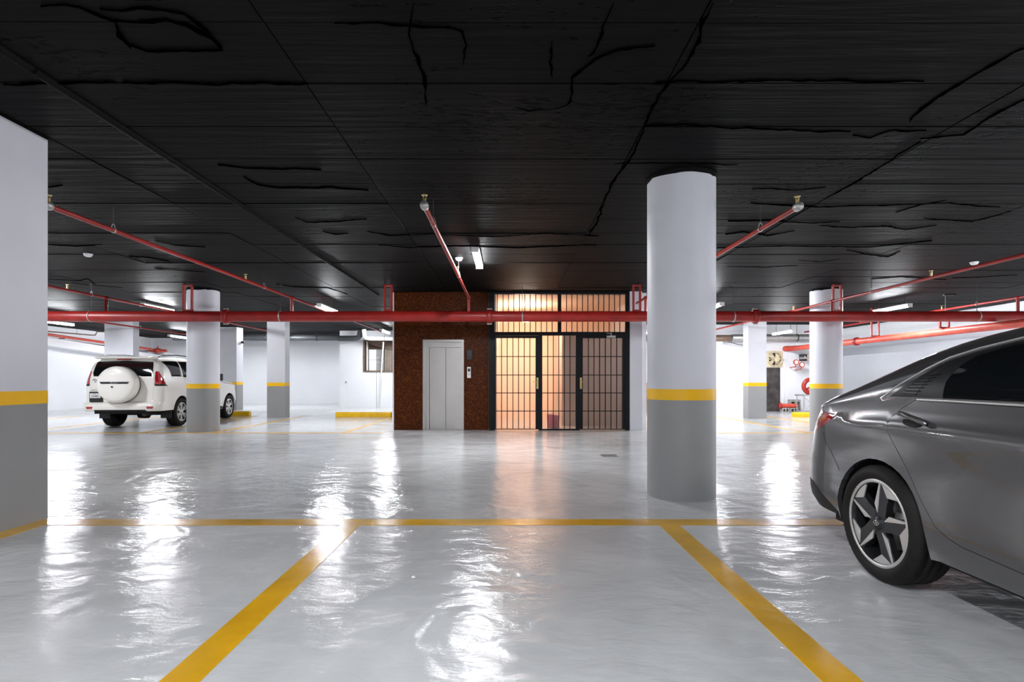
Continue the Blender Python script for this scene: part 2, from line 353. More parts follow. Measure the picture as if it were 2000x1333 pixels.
for k, pl in enumerate(crack_px):
    pts = [on_z(px, py, HC) for px, py in pl]; dense = []
    for a, b in zip(pts[:-1], pts[1:]):
        n = max(2, int((b-a).length/.05))
        dense += [a+(b-a)*i/n for i in range(n)]
    dense.append(pts[-1])
    jit = []; oy = ox = 0
    for p in dense:
        ox = ox*.75+rnd.uniform(-.012, .012); oy = oy*.75+rnd.uniform(-.014, .014)
        jit.append(Vector((p.x+ox, p.y+oy, HC-.0075)))
    L_, R_ = [], []
    for i, p in enumerate(jit):
        d = (jit[min(i+1, len(jit)-1)]-jit[max(i-1, 0)]); d.normalize(); nn = Vector((-d.y, d.x, 0))
        e = min(1, i/3, (len(jit)-1-i)/3)+.12; wd = (.003+.010*rnd.random()**2)*e*(1.0 if pts[0].y < 6 else 1.5)
        L_.append(p+nn*wd); R_.append(p-nn*wd+Vector((0, 0, rnd.uniform(-.006, 0))))
    n = len(jit); vs = L_+R_+[v+Vector((0, 0, .012)) for v in L_+R_]
    fs = []
    for i in range(n-1):
        fs += [(i, i+1, n+i+1, n+i), (2*n+i, 3*n+i, 3*n+i+1, 2*n+i+1), (i, 2*n+i, 2*n+i+1, i+1), (n+i, n+i+1, 3*n+i+1, 3*n+i)]
    MB().add(vs, fs).build('crack', M['crack'], ceiling)

# ------------------------------------------------------------------ floor markings (paint is part of the floor)
def stripe(x0, x1, y0, y1): MB().box(x0, x1, y0, y1, -.002, .0025).build('parking_line', M['line'], floor)
LW = .155
stripe(-3.82, 6.2, 4.28, 4.46)
for x in (-3.745, -1.25, 1.27, 3.80): stripe(x-LW/2, x+LW/2, YF+.02, 4.28)
stripe(-14, -2.7, 11.62, 11.75); stripe(3.2, 12.8, 11.62, 11.75)
for x in (-13.5, -10.8, -7.95, -6.4, -3.55): stripe(x-.06, x+.06, 11.75, 17.2)
for x in (3.55, 6.5, 8.05, 10.9): stripe(x-.06, x+.06, 11.75, 17.2)

def drain(px, py, label):
    c = on_z(px, py, 0); t = thing('floor_drain', label, 'drain', (c.x, c.y, 0))
    b = MB().box(-.13, .13, -.13, -.115, 0, .006).box(-.13, .13, .115, .13, 0, .006).box(-.13, -.115, -.115, .115, 0, .006).box(.115, .13, -.115, .115, 0, .006)
    b.build('rim', M['galv'], t); MB().box(-.115, .115, -.115, .115, 0, .002).build('trap', M['ink'], t)
    for i in range(6): MB().box(-.115, .115, -.1+i*.036, -.088+i*.036, .002, .005).build('slat', M['galv'], t)
drain(318, 921, 'square metal floor drain in front of the white car')
drain(1190, 891, 'square metal floor drain in front of the grille doors')
c = on_z(808, 1130, 0)
bm = bmesh.new(); bmesh.ops.create_icosphere(bm, subdivisions=1, radius=.014)
for v in bm.verts: v.co *= rnd.uniform(.7, 1.2); v.co.z = v.co.z*.6+.008
me = bpy.data.meshes.new('pebble'); bm.to_mesh(me); bm.free()
tag(link('pebble', me, M['white_pl'], None, (c.x, c.y, .0)), 'tiny white pebble lying on the bare floor', 'pebble')

# ------------------------------------------------------------------ columns
BZ0, BZ1 = .955, 1.06
def ring(r, z0, z1, n=40, jz0=None, jz1=None, ro=0):
    vs = []
    for z, j in ((z0, jz0), (z1, jz1)):
        for k in range(n):
            a = 2*PI*k/n; vs.append((r*math.cos(a), r*math.sin(a), z+(j[k] if j else 0)))
    b = MB().add(vs, [(k, (k+1) % n, n+(k+1) % n, n+k) for k in range(n)], True)
    b.add(vs[n:], [tuple(range(n))]); b.add(vs[:n], [tuple(reversed(range(n)))])
    return b
def round_column(x, y, r, label, seed):
    t = thing('round_column', label, 'column', (x, y, 0)); rd = random.Random(seed)
    ring(r, 0, BZ0).build('grey_base', M['colg'], t)
    ring(r+.0015, BZ0, BZ1).build('yellow_band', M['yellow'], t)
    j = []; v = 0
    for k in range(40): v = v*.7+rd.uniform(-.012, .012); j.append(v)
    j[-1] = (j[0]+j[-2])/2
    ring(r, BZ1, HC-.035, jz1=j).build('shaft', M['colw'], t)
    ring(r+.004, HC-.035, HC, jz0=j).build('paint_collar', M['ceil'], t)
round_column(1.72, 5.41, .328, 'white round column nearest the grey car, with yellow band and grey base', 1)
round_column(-6.80, 12.1, .328, 'white round column standing beside the white car', 2)
round_column(7.08, 12.1, .322, 'white round column standing past the tail of the grey car', 3)
def square_column(x0, x1, y0, y1, label, top=True):
    cx, cy = (x0+x1)/2, (y0+y1)/2; t = thing('square_column', label, 'column', (cx, cy, 0)); a, b = (x1-x0)/2, (y1-y0)/2
    MB().box(-a, a, -b, b, 0, BZ0).build('grey_base', M['colg'], t)
    MB().box(-a-.0015, a+.0015, -b-.0015, b+.0015, BZ0, BZ1).build('yellow_band', M['yellow'], t)
    MB().box(-a, a, -b, b, BZ1, HC-.012).build('shaft', M['colw'], t)
    MB().box(-a-.003, a+.003, -b-.003, b+.003, HC-.012, HC).build('paint_collar', M['ceil'], t)
square_column(-4.55, -3.82, 3.55, 4.50, 'large white square pillar with a yellow floor line along its foot')
square_column(-7.23, -6.69, 16.25, 16.6, 'white square column between the white car and the long yellow wheel stop')
square_column(7.07, 7.61, 16.0, 16.35, 'white square column beside the exhaust fan wall')
square_column(-13.4, -12.45, 18.0, 18.3, 'broad white pier rising behind the roof of the white car')
square_column(-11.4, -10.27, 20.5, 21.0, 'white pier in shade carrying the black security camera')

# ------------------------------------------------------------------ lift and mosaic wall
EY = 12.38
EX0, EX1, GX1, PXE = -2.61, -.455, 2.78, 3.02
dx0, dx1, dzt = (826-CX)*EY/F, (906-CX)*EY/F, CH-(664-CY)*EY/F
struct('wall_elevator', MB().box(EX0, dx0, EY, EY+.22, 0, HC).box(dx1, EX1, EY, EY+.22, 0, HC).box(dx0, dx1, EY, EY+.22, dzt, HC)
       .box(EX0, EX0+.22, EY+.22, 17.5, 0, HC), M['mosaic'], 'dark brown mosaic tiled wall around the lift door')
MB().box(EX0-.035, EX0, EY+.01, EY+.25, 0, HC).build('trim_3', M['wall'])['kind'] = 'structure'
struct('wall_shaft', MB().box(EX0+.22, EX1, EY+.75, EY+.9, 0, HC), M['steeld'], 'back of the lift shaft')
ev = thing('elevator_door', 'closed two-leaf stainless steel lift door in the brown wall', 'elevator door', ((dx0+dx1)/2, EY, 0))
w = (dx1-dx0)/2
MB().box(-w, -w+.045, -.02, .16, 0, dzt).box(w-.045, w, -.02, .16, 0, dzt).box(-w+.045, w-.045, -.02, .16, dzt-.045, dzt).build('frame', M['steel'], ev)
MB().box(-w+.045, -w+.13, .06, .16, 0, dzt-.045).build('side_jamb', M['steel'], ev)
MB().box(-w+.13, w-.045, .07, .16, dzt-.17, dzt-.045).build('header', M['steel'], ev)
dm = (-w+.13+w-.045)/2
MB().box(-w+.135, dm-.004, .11, .15, .012, dzt-.172).build('door_leaf', M['steel'], ev)
MB().box(dm+.004, w-.05, .11, .15, .012, dzt-.172).build('door_leaf', M['steel'], ev)
MB().box(-w+.045, w-.045, .0, .16, -.01, .012).build('sill', M['steeld'], ev)
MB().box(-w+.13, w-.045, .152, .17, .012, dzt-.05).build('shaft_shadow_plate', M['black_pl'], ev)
c = at(917, 693, EY)
t = thing('floor_indicator', 'black lift floor indicator above the call button', 'indicator', c)
MB().box(-.064, .064, -.025, 0, -.115, .115).build('housing', M['black_pl'], t, bevel=.004)
MB().box(-.045, .045, -.028, -.02, -.03, .085).build('screen', M['tint'], t)
for z in (-.055, -.085): MB().box(-.03, .03, -.028, -.02, z-.008, z+.008).build('grille', M['rod'], t)
c = at(916, 728, EY)
t = thing('call_button_plate', 'white lift call button plate with black key beside the lift', 'button plate', c)
MB().box(-.042, .042, -.018, 0, -.125, .125).build('plate', M['white_pl'], t, bevel=.004)
MB().box(-.026, .026, -.024, -.012, .02, .09).build('display', M['black_pl'], t)
MB().lathe([(.0, -.024), (.018, -.024), (.018, -.012)], 'y', 14, (0, 0, -.04)).build('button', M['steel'], t)

# ------------------------------------------------------------------ lit lobby behind the grille
LX1 = 2.98; LYB = 15.6; PXW = 1.34
struct('wall_lobby_back', MB().box(EX1, LX1, LYB, LYB+.2, 0, HC), M['peach'], 'warm lit peach lobby wall behind the rippled glass')
struct('wall_lobby_side', MB().box(EX1-.0, EX1+.18, EY+.22, LYB, 0, HC), M['peach'], 'peach lobby wall beside the lift shaft')
struct('wall_lobby_end', MB().box(LX1, LX1+.2, EY+.12, 17.5, 0, HC), M['wall'], 'outer side of the lobby')
struct('wall_lobby_partition', MB().box(PXW, LX1, 13.55, 13.7, 0, 2.35).box(PXW, PXW+.12, 13.7, LYB, 0, 2.35), M['taupe'], 'partition painted dark taupe for shade behind the right grille door')
struct('ceiling_lobby', MB().box(EX1, LX1, EY+.06, LYB, 3.09, 3.125), M['peach'], 'pale ceiling of the lit lobby behind the rippled glass')
lp = thing('pendant_lamp', 'warm pendant lamp hanging in the lobby behind the rippled glass', 'lamp', (.45, 14.0, 3.115))
MB().lathe([(0, -.02), (.06, -.02), (.06, .0), (.0, .0)], 'z', 20).build('rose', M['white_pl'], lp)
MB().cyl((0, 0, -.33), (0, 0, -.01), .006, n=8).build('cord', M['rod'], lp)
MB().lathe([(0, -.45), (.12, -.445), (.22, -.42), (.25, -.39)], 'z', 24).build('diffuser', M['warm'], lp)
MB().lathe([(.25, -.39), (.22, -.355), (.13, -.335)], 'z', 24).build('diffuser', M['warm'], lp)
MB().lathe([(.135, -.34), (.1, -.325), (0, -.32)], 'z', 24).build('cap', M['blackm'], lp)
c = at(1080, 838, 12.95)
t = thing('bucket', 'pink plastic bucket standing behind the rippled glass', 'bucket', (c.x, 12.95, 0))
MB().lathe([(0, 0), (.12, 0), (.15, .30), (.157, .30), (.157, .315), (.142, .315), (.115, .012), (0, .012)], 'z', 24).build('pail', M['pink'], t)
MB().tube([(.155*math.cos(a), -.02*math.sin(a)-.005, .29-.06*math.sin(a)) for a in [PI*i/10 for i in range(11)]], .004, 6).build('bail', M['galv'], t)

GY = EY-.05
def gx(px): return (px-CX)*GY/F
def gz(py): return CH-(py-CY)*GY/F
def bars(parent, x0, x1, z0, z1, hz, nv, y=GY, xoff=0):
    vm = MB().box(-.009, .009, -.008, .008, 0, z1-z0).mesh('bar'); vm.materials.append(M['blackm'])
    for i in range(nv):
        link('bar', vm, None, parent, (x0+(x1-x0)*(i+1)/(nv+1)+xoff, 0, z0))
    if hz:
        hm = MB().box(0, x1-x0, -.016, -.006, -.009, .009).mesh('cross_bar'); hm.materials.append(M['blackm'])
        for z in hz: link('cross_bar', hm, None, parent, (x0, 0, z))
    MB().box(x0, x1, .012, .020, z0, z1).build('pane', M['frost'], parent)
hzs = [gz(697), gz(733), gz(768), gz(803.5)]
xl, xr = gx(955), gx(1229)
gp = thing('grille_partition', 'black steel framed partition with bars over rippled glass beside the lift', 'partition', (0, GY, 0))
fb = MB()
fb.box(xl, gx(966), -.04, .04, 0, HC-.01).box(gx(1221), xr, -.04, .04, 0, HC-.01)
fb.box(gx(966), gx(1221), -.04, .04, HC-.06, HC-.01).box(gx(966), gx(1221), -.04, .04, gz(656), gz(649))
fb.box(gx(1089), gx(1096), -.04, .04, gz(649), HC-.06)
fb.box(gx(1052), gx(1059), -.04, .04, 0, gz(656)).box(gx(1124), gx(1132), -.04, .04, 0, gz(656)).box(gx(1059), gx(1124), -.03, .03, 0, .03)
fb.build('frame', M['blackm'], gp)
bars(gp, gx(961), gx(1089), gz(649), HC-.06, [], 11)
bars(gp, gx(1096), gx(1221), gz(649), HC-.06, [], 11)
bars(gp, gx(1059), gx(1124), .03, gz(656), hzs, 5)
def grille_door(x0, x1, ox0, ox1, hx, label, hside, group=None):
    d = thing('grille_door', label, 'door', (0, GY, 0))
    z0, z1, zo0, zo1 = .02, gz(656)-.005, gz(838), gz(661)
    f = MB().box(x0, ox0, -.03, .03, z0, z1).box(ox1, x1, -.03, .03, z0, z1).box(ox0, ox1, -.03, .03, z0, zo0).box(ox0, ox1, -.03, .03, zo1, z1)
    f.build('door_frame', M['blackm'], d)
    bars(d, ox0, ox1, zo0, zo1, hzs, 6)
    hp = MB().box(hx-.022, hx+.022, -.040, -.030, gz(760), gz(738)).build('handle_plate', M['brass'], d)
    MB().cyl((hx, -.035, gz(746.5)), (hx, -.085, gz(746.5)), .010, n=8).cyl((hx, -.08, gz(746.5)), (hx+hside*.11, -.08, gz(746.5)), .009, n=8).build('lever', M['brass'], hp)
    MB().lathe([(0, -.046), (.012, -.046), (.012, -.038)], 'y', 10, (hx, 0, gz(755))).build('lock', M['brass'], hp)
    for z in (.25, 1.85):
        hz_ = x0 if hside < 0 else x1
        MB().cyl((hz_, -.034, z-.05), (hz_, -.034, z+.05), .012, n=8).build('hinge', M['blackm'], d)
    return d
grille_door(gx(966), gx(1052), gx(968.5), gx(1046), gx(1049.5), 'black barred glass door next to the lift, warm light behind it', -1)
d2 = grille_door(gx(1132), gx(1221), gx(1138), gx(1215.5), gx(1134.2), 'black barred glass door with a door closer, dim behind it', 1)
MB().box(gx(1184), gx(1201), -.085, -.03, gz(660.5), gz(656.5)).build('door_closer', M['galv'], d2)
MB().box(gx(1192), gx(1193.5), -.07, -.05, gz(657), gz(651)).box(gx(1184), gx(1193), -.07, -.05, gz(652.5), gz(651.5)).build('closer_arm', M['galv'], d2)
struct('trim_4', MB().box(xr, PXE, EY-.12, EY+.12, 0, HC), M['colw'], 'white pilaster at the end of the barred partition')

# ------------------------------------------------------------------ window beside the lift
t = thing('window_1', None, None, (0, 22.2, 0)); t['kind'] = 'structure'; t['label'] = 'brown framed window opening in the white wall beside the lift'
wx0, wx1, wz0, wz1 = -5.93, -4.57, 1.46, 2.76
MB().box(wx0, wx0+.07, -.04, .1, wz0, wz1).box(wx1-.07, wx1, -.04, .1, wz0, wz1).box(wx0+.07, wx1-.07, -.04, .1, wz0, wz0+.06).box(wx0+.07, wx1-.07, -.04, .1, wz1-.06, wz1).build('window_frame', M['woodf'], t)
MB().box(wx0+.13, wx0+.17, -.02, .1, wz0+.06, wz1-.06).build('mullion', M['white_pl'], t)
for k in range(2):
    for i in range(2): MB().box(wx0+.19+k*.31, wx0+.19+k*.31+.3, .14, .34, wz0+.06+i*.44, wz0+.06+i*.44+.43).build('block', M['block'] if k else M['wall'], t)
for i in range(5): MB().box(wx0+.83+i*.1, wx0+.83+i*.1+.092, .16+.015*(i % 2), .2, wz0+.06, wz1-.3).build('slat', M['slatw'], t)
MB().prism([(wx0+.1, wz1-.12), (wx1-.1, wz1-.42), (wx1-.1, wz1-.06), (wx0+.1, wz1-.06)], .08, .14).build('sloped_board', M['woodf'], t)
MB().box(wx0, wx1, .36, .39, wz0, wz1).build('backing', M['woodf'], t)

# ------------------------------------------------------------------ pipes
def pts_y(x, z, y0, y1): return [(x, y0, z), (x, y1, z)]
def cpl(b, c, axis, r, w):                             # grooved coupling around a pipe
    prof = [(r, -w), (r+.02, -w), (r+.035, -w*.6), (r+.035, w*.6), (r+.02, w), (r, w)]
    return b.lathe(prof, axis, 20, c)
MY, MZ, MR = 11.4, CH+123.5*11.4/F, .112
mp = thing('sprinkler_main_pipe', 'thick red sprinkler main running across the whole garage', 'pipe', (0, MY, MZ))
MB().cyl((-15.4, 0, 0), (13.0, 0, 0), MR, n=24).build('pipe', M['red'], mp)
for px in (441, 956, 1475):
    x = (px-CX)*MY/F; b = MB(); cpl(b, (x, 0, 0), 'x', MR, .06)
    cp = b.build('coupling', M['red'], mp)
    for s in (-1, 1): MB().cyl((x-.05, 0, s*(MR+.045)), (x+.05, 0, s*(MR+.045)), .013, n=8).build('bolt', M['galv'], cp)
def strap(px, label):
    x = (px-CX)*MY/F; t = thing('pipe_hanger', label, 'hanger', (x, MY, MZ), 0, 'rod hangers of the red main')
    MB().lathe([(MR+.001, -.012), (MR+.006, -.012), (MR+.006, .012), (MR+.001, .012)], 'x', 24).build('clamp', M['galv'], t)
    MB().cyl((0, 0, MR), (0, 0, HC-MZ), .006, n=8).build('rod', M['rod'], t)
    MB().box(-.03, .03, -.03, .03, HC-MZ-.006, HC-MZ).build('ceiling_plate', M['rod'], t)
for px, l in ((178, 'thin rod hanger on the red main beside the broad pier'), (548, 'thin rod hanger on the red main before the square column'),
              (1020, 'thin rod hanger on the red main before the barred partition'), (1432, 'thin rod hanger on the red main next to the column by the grey car'), (1908, 'thin rod hanger on the red main above the grey car')):
    strap(px, l)
def trapeze(px0, px1, label, y=MY, z=MZ, r=MR, mm='red'):
    x0, x1 = (px0-CX)*MY/F, (px1-CX)*MY/F; c = (x0+x1)/2; h = (x1-x0)/2; t = thing('trapeze_hanger', label, 'hanger', (c, y, z))
    zz = HC-z
    for s in (-1, 1): MB().box(s*h-.02, s*h+.02, -.02, .02, r-.01, zz).build('upright', M[mm], t)
    MB().box(-h-.02, h+.02, -.022, .022, zz-.04, zz-.012).build('top_bar', M[mm], t)
    MB().box(-h-.02, h+.02, -.022, .022, r-.004, r+.03).build('saddle', M[mm], t)
trapeze(359, 375, 'red steel bracket holding the main at the column beside the white car')
trapeze(752, 765, 'red steel bracket holding the main just before the brown wall')
trapeze(1237, 1250, 'red steel bracket holding the main at the white pilaster')
trapeze(1627, 1642, 'red steel bracket holding the main at the column past the grey car')

BZ = 2.87; BR = .026
def head(parent, x, y, up=True, z=BZ):
    b = MB().cyl((x, y, z), (x, y, z+.075), .016, n=10).lathe([(0, .112), (.03, .108), (.03, .104), (0, .10)], 'z', 12, (x, y, z))
    b.cyl((x-.018, y, z+.07), (x-.01, y, z+.105), .004, n=6).cyl((x+.018, y, z+.07), (x+.01, y, z+.105), .004, n=6)
    b.build('sprinkler_head', M['brass'], parent)
def hanger(x, y, label, z=BZ, r=BR):
    t = thing('pipe_hanger', label, 'hanger', (x, y, z), 0, 'rod hangers of the sprinkler branches')
    MB().lathe([(r+.001, -.01), (r+.005, -.01), (r+.005, .01), (r+.001, .01)], 'y', 16).tube([(-.026, 0, .012), (-.014, 0, .06), (0, 0, .078)], .004, 6).tube([(.026, 0, .012), (.014, 0, .06), (0, 0, .078)], .004, 6).build('ring', M['galv'], t)
    MB().cyl((0, 0, .075), (0, 0, HC-z), .005, n=8).build('rod', M['rod'], t)
def branch(x, y0, y1, label, drops, heads, hangs, hl, endcap=True, m='red', z=BZ):
    t = thing('sprinkler_branch_pipe', label, 'pipe', (0, 0, 0)); b = MB().cyl((x, y0, z), (x, y1, z), BR, n=14)
    b.build('pipe', M[m], t)
    if endcap:
        MB().lathe([(0, -.05), (.036, -.045), (.042, -.03), (.042, .03), (BR, .045)], 'y', 16, (x, y0, z)).build('end_fitting', M['galv'], t)
    for y in drops:
        MB().cyl((x, y, z), (x, y, MZ+MR-.02), BR+.004, n=12).lathe([(BR, -.05), (BR+.012, -.04), (BR+.012, .04), (BR, .05)], 'y', 14, (x, y, z)).build('drop', M[m], t)
    for y in heads: head(t, x, y, True, z)
    for (y, w_) in hangs: hanger(x, y, 'rod hanger %s of the %s' % (w_, hl), z)
branch((829-CX)*5.36/F, 5.36, MY, 'short red branch pipe above the lift with an open sprinkler end', [MY], [5.37, 8.8], [(6.0, 'by the open end'), (9.0, 'next to the tube light')], 'branch pipe above the lift')
branch(-4.55, 5.36, 19.4, 'long red branch pipe running from the large pillar over the square column', [MY], [5.37, 9.4, 13.8], [(6.25, 'by the open end'), (10.1, 'just before the red main'), (15, 'past the red main')], 'branch pipe from the large pillar')
branch(2.88, 5.40, 12.2, 'red branch pipe passing behind the column next to the grey car', [MY], [5.41], [(6.2, 'by the open end'), (9.5, 'just before the red main')], 'branch pipe at the nearest round column')
branch(6.62, 4.0, 19.0, 'red branch pipe running over the column past the grey car', [MY-.3], [8.5, 12.6], [(9.9, 'just before the red main'), (14.3, 'past the red main')], 'branch pipe above the grey car', z=2.75)
branch(-8.45, 8.0, 20.5, 'red branch pipe above the white car with paired drops', [MY, MY-.0], [10.4, 15], [(11.0, 'just before the red main'), (16, 'past the red main')], 'branch pipe above the white car', False)
branch(10.7, 8.0, 19.6, 'red branch pipe next to the dropped beam beyond the grey car', [MY], [9.4, 13.4, 16.5], [(12.4, 'next to the red main'), (15.5, 'far from the red main')], 'branch pipe by the dropped beam')
branch(-12.2, 10.0, 23.0, 'red branch pipe near the broad pier behind the white car', [MY], [14], [(13.0, 'next to the red main'), (18, 'beside the broad pier')], 'branch pipe behind the white car', False)

# fire main on the right, along the beam
FX, FZ, FR = 10.2, 2.268, .085
t = thing('fire_main_pipe', 'orange red fire main running beneath the dropped beam to the fan wall', 'pipe', (0, 0, 0))
MB().cyl((FX, 3.0, FZ), (FX, 19.3, FZ), FR, n=20).build('pipe', M['redl'], t)
MB().tube([(FX, 19.25, FZ), (FX, 19.4, FZ+.0), (FX-.05, 19.52, FZ), (FX-.16, 19.58, FZ), (FX-.16, 19.72, FZ)], FR+.012, 14).build('elbow', M['redl'], t)
for y in (15.9, 9.0):
    b = MB(); cpl(b, (FX, y, FZ), 'y', FR, .055); b.build('coupling', M['red'], t)
def u_hanger(y, label, rodded):
    t = thing('u_bracket', label, 'bracket', (FX, y, FZ))
    if rodded:
        MB().box(-.02, .26, -.03, .03, HC-FZ-.03, HC-FZ-.006).build('ceiling_plate', M['black_pl'], t)
        MB().cyl((.03, 0, .42), (.03, 0, HC-FZ), .009, n=8).build('rod', M['rod'], t)
    top = .36 if rodded else HC-FZ-.006
    for x in (-.10, .10): MB().box(x-.018, x+.018, -.02, .02, FR+.02, top).build('upright', M['red'], t)
    MB().box(-.118, .118, -.02, .02, FR-.005, FR+.03).build('saddle', M['red'], t)
    if rodded: MB().box(-.118, .118, -.02, .02, .36, .43).build('top_bar', M['red'], t)
u_hanger(12.7, 'red bracket on a rod under a black ceiling plate, carrying the fire main', True)
u_hanger(15.1, 'red u-shaped bracket carrying the fire main next to its coupling', False)

# pipes on the far left
t = thing('ledge_pipe', 'red pipe sloping along the ledge on the side wall', 'pipe', (0, 0, 0))
MB().cyl((-16.35, 12.0, 3.03), (-16.35, 24.9, 2.54), .05, n=12).build('pipe', M['redl'], t)
for y in (16, 20, 24): MB().box(-16.56, -16.34, y-.02, y+.02, 3.03-(y-12)*.038-.075, 3.03-(y-12)*.038-.045).build('bracket', M['red'], t)
c0, c1 = at(291, 684.5, 25.5), at(325, 686, 25.5)
t = thing('valve_pipe', 'short pale red pipe with a valve on the far wall behind the white car', 'pipe', (0, 0, 0))
MB().cyl(c0, c1, .075, n=14).build('pipe', M['redl'], t)
cm = (c0+c1)/2; MB().lathe([(.075, -.12), (.11, -.1), (.11, .1), (.075, .12)], 'x', 16, cm).cyl(cm, cm+Vector((0, 0, .22)), .03, n=10).build('valve', M['redl'], t)
MB().box(c1.x-.06, c1.x+.06, 25.4, 26, c1.z-.20, c1.z-.07).build('bracket', M['wall'], t)
MB().box(c0.x-.06, c0.x+.06, 25.4, 26, c0.z-.20, c0.z-.07).build('bracket', M['wall'], t)
t = thing('conduit', 'thin brown conduit with a step bend under the ceiling near the side wall', 'conduit', (0, 0, 0))
MB().tube([at(60, 645, 17.5), at(178, 655, 18), at(186, 655, 18.02), at(190, 648, 18.02), at(215, 649, 18.3)], .02, 8).build('pipe', M['woodf'], t)
for px, py, y in ((92, 647.7, 17.64), (150, 652.6, 17.88)):
    p = at(px, py, y); MB().cyl(p, (p.x, p.y, HC), .005, n=6).build('rod', M['rod'], t)
# drains at the back
t = thing('drain_pipe', 'long dark drain pipe under the ceiling along the far wall', 'pipe', (0, 0, 0))
z = 2.97
MB().cyl((-14.5, 23.5, z), (-6.98, 23.5, z), .13, n=16).build('pipe', M['duct_d'], t)
for x in (-13, -10.5, -8.3): MB().lathe([(.132, -.02), (.142, -.02), (.142, .02), (.132, .02)], 'x', 16, (x, 23.5, z)).cyl((x, 23.5, z+.12), (x, 23.5, HC-.01), .008, n=6).build('clamp', M['rod'], t)
t = thing('drain_pipe', 'dark drain pipe with an upward bend on the wall block beside the window', 'pipe', (0, 0, 0))
z = CH+82*21.7/F-.03
MB().tube([(-6.8, 21.7, z), (-6.2, 21.7, z), (-6.02, 21.7, z+.02), (-5.95, 21.7, z+.09), (-5.93, 21.7, HC-.02)], .11, 14).build('pipe', M['duct_d'], t)
t = thing('drain_pipe', 'white drain pipe running above the brown framed window', 'pipe', (0, 0, 0))
MB().tube([(-5.72, 21.5, HC-.01), (-5.7, 21.5, z+.06), (-5.62, 21.5, z-.0), (-5.5, 21.5, z-.02), (-2.4, 21.5, z-.02)], .085, 14).build('pipe', M['duct_w'], t)
for x in (-4.9, -3.2): MB().lathe([(.087, -.02), (.097, -.02), (.097, .02), (.087, .02)], 'x', 16, (x, 21.5, z-.02)).cyl((x, 21.5, z+.06), (x, 21.5, HC), .008, n=6).build('clamp', M['galv'], t)
p0, p1 = at(749, 668, 21.6), at(740, 797, 22.0)
tag(MB().cyl(p0, (p1.x, 22.02, 0), .03, n=10).build('downpipe', M['duct_w']), 'thin white pole leaning down past the brown framed window', 'pipe')
c = at(676, 747, 22.2)
t = thing('wall_socket', 'small white socket on the wall block beside the window', 'socket', c)
MB().box(-.06, .06, -.02, 0, -.06, .06).build('plate', M['white_pl'], t, bevel=.004); MB().box(-.02, .02, -.03, -.015, -.02, .02).build('plug', M['black_pl'], t)
c = at(679, 797, 22.19)
MB().box(c.x-.008, c.x+.008, 22.185, 22.2, 0, 1.0).build('trim_5', M['white_pl'])['kind'] = 'structure'
MB().box(-5.40, -5.385, 22.187, 22.2, 0, 1.46).build('trim_6', M['block'])['kind'] = 'structure'
# right back ducts
z = CH+82*19.2/F
t = thing('duct_pipe', 'silver grey duct under the ceiling along the fan wall', 'pipe', (0, 0, 0))
MB().cyl((7.9, 19.2, z), (11.2, 19.2, z), .12, n=16).build('pipe', M['galv'], t)
for x in (8.6, 10.2): MB().lathe([(.122, -.02), (.132, -.02), (.132, .02), (.122, .02)], 'x', 16, (x, 19.2, z)).cyl((x, 19.2, z+.11), (x, 19.2, HC), .008, n=6).build('clamp', M['rod'], t)
t = thing('drain_pipe', 'dark drain pipe with brown section beside the square column at the fan wall', 'pipe', (0, 0, 0))
MB().cyl((3.3, 19.1, z-.03), (7.85, 19.1, z-.03), .11, n=16).build('pipe', M['duct_d'], t)
MB().lathe([(.112, -.8), (.118, -.8), (.118, .3), (.112, .3)], 'x', 16, (7.5, 19.1, z-.03)).build('wrapped_section', M['woodf'], t)
for x in (4.6, 6.4): MB().cyl((x, 19.1, z+.05), (x, 19.1, HC), .008, n=6).build('rod', M['rod'], t)
tag(MB().tube([at(1396, 668, 19.3), at(1420, 667, 19.35), at(1440, 673, 19.4), at(1462, 676, 19.5)], .012, 6).build('hanging_cable', M['rod']), 'thin dark cable sagging under the drain pipe at the fan wall', 'cable')
MB().box(at(1395, 0, 19.3).x, at(1407, 0, 19.3).x, 19.1, 19.7, CH+70*19.2/F, CH+82*19.2/F).build('trim_7', M['wall'])['kind'] = 'structure'

# ------------------------------------------------------------------ ceiling fittings
def tube_light(x, y, label, z=HC, rz=0, rods=True):
    t = thing('tube_light', label, 'light', (x, y, z), rz)
    MB().box(-.06, .06, -.62, .62, -.03, 0).build('housing', M['white_pl'], t)
    MB().lathe([(.055, -.6), (.055, .6)], 'y', 8, (0, 0, -.03), a0=0, a1=PI).build('diffuser', M['tube'], t)
    for s in (-1, 1): MB().box(-.058, .058, s*.61-.012, s*.61+.012, -.088, 0).build('end_cap', M['white_pl'], t)
    if rods and z < HC-.02:
        for s in (-1, 1): MB().cyl((0, s*.45, 0), (0, s*.45, HC-z), .006, n=6).build('rod', M['rod'], t)
tube_light(-.50, 8.75, 'lit tube light on the ceiling above the lift approach')
tube_light(-9.2, 14.25, 'lit tube light on the ceiling above the white car', 3.08)
tube_light(-4.46, 13.4, 'lit tube light on the ceiling above the long yellow wheel stop', 2.95)
tube_light(-4.62, 20.3, 'lit tube light on the ceiling beside the brown framed window', 3.0)
tube_light(-13.5, 22.2, 'lit tube light on the ceiling near the far corner behind the white car', 2.95)
tube_light(-13.1, 15.7, 'lit tube light on the ceiling near the sloping ledge', 2.85)
tube_light(9.46, 13.4, 'lit tube light on the ceiling beside the dropped beam', 2.95)
tube_light(8.76, 17.3, 'lit tube light hung near the exhaust fan wall', 2.70)
tube_light(4.95, 13.2, 'lit tube light on the ceiling behind the column next to the grey car', 2.95)
tube_light(4.0, 16.2, 'lit tube light hung near the wooden boards', 2.58)
tube_light(-9.5, 22.4, 'added fill light hidden behind the square column by the wheel stop')  # extra lamp hidden from view, brightens the far left wall
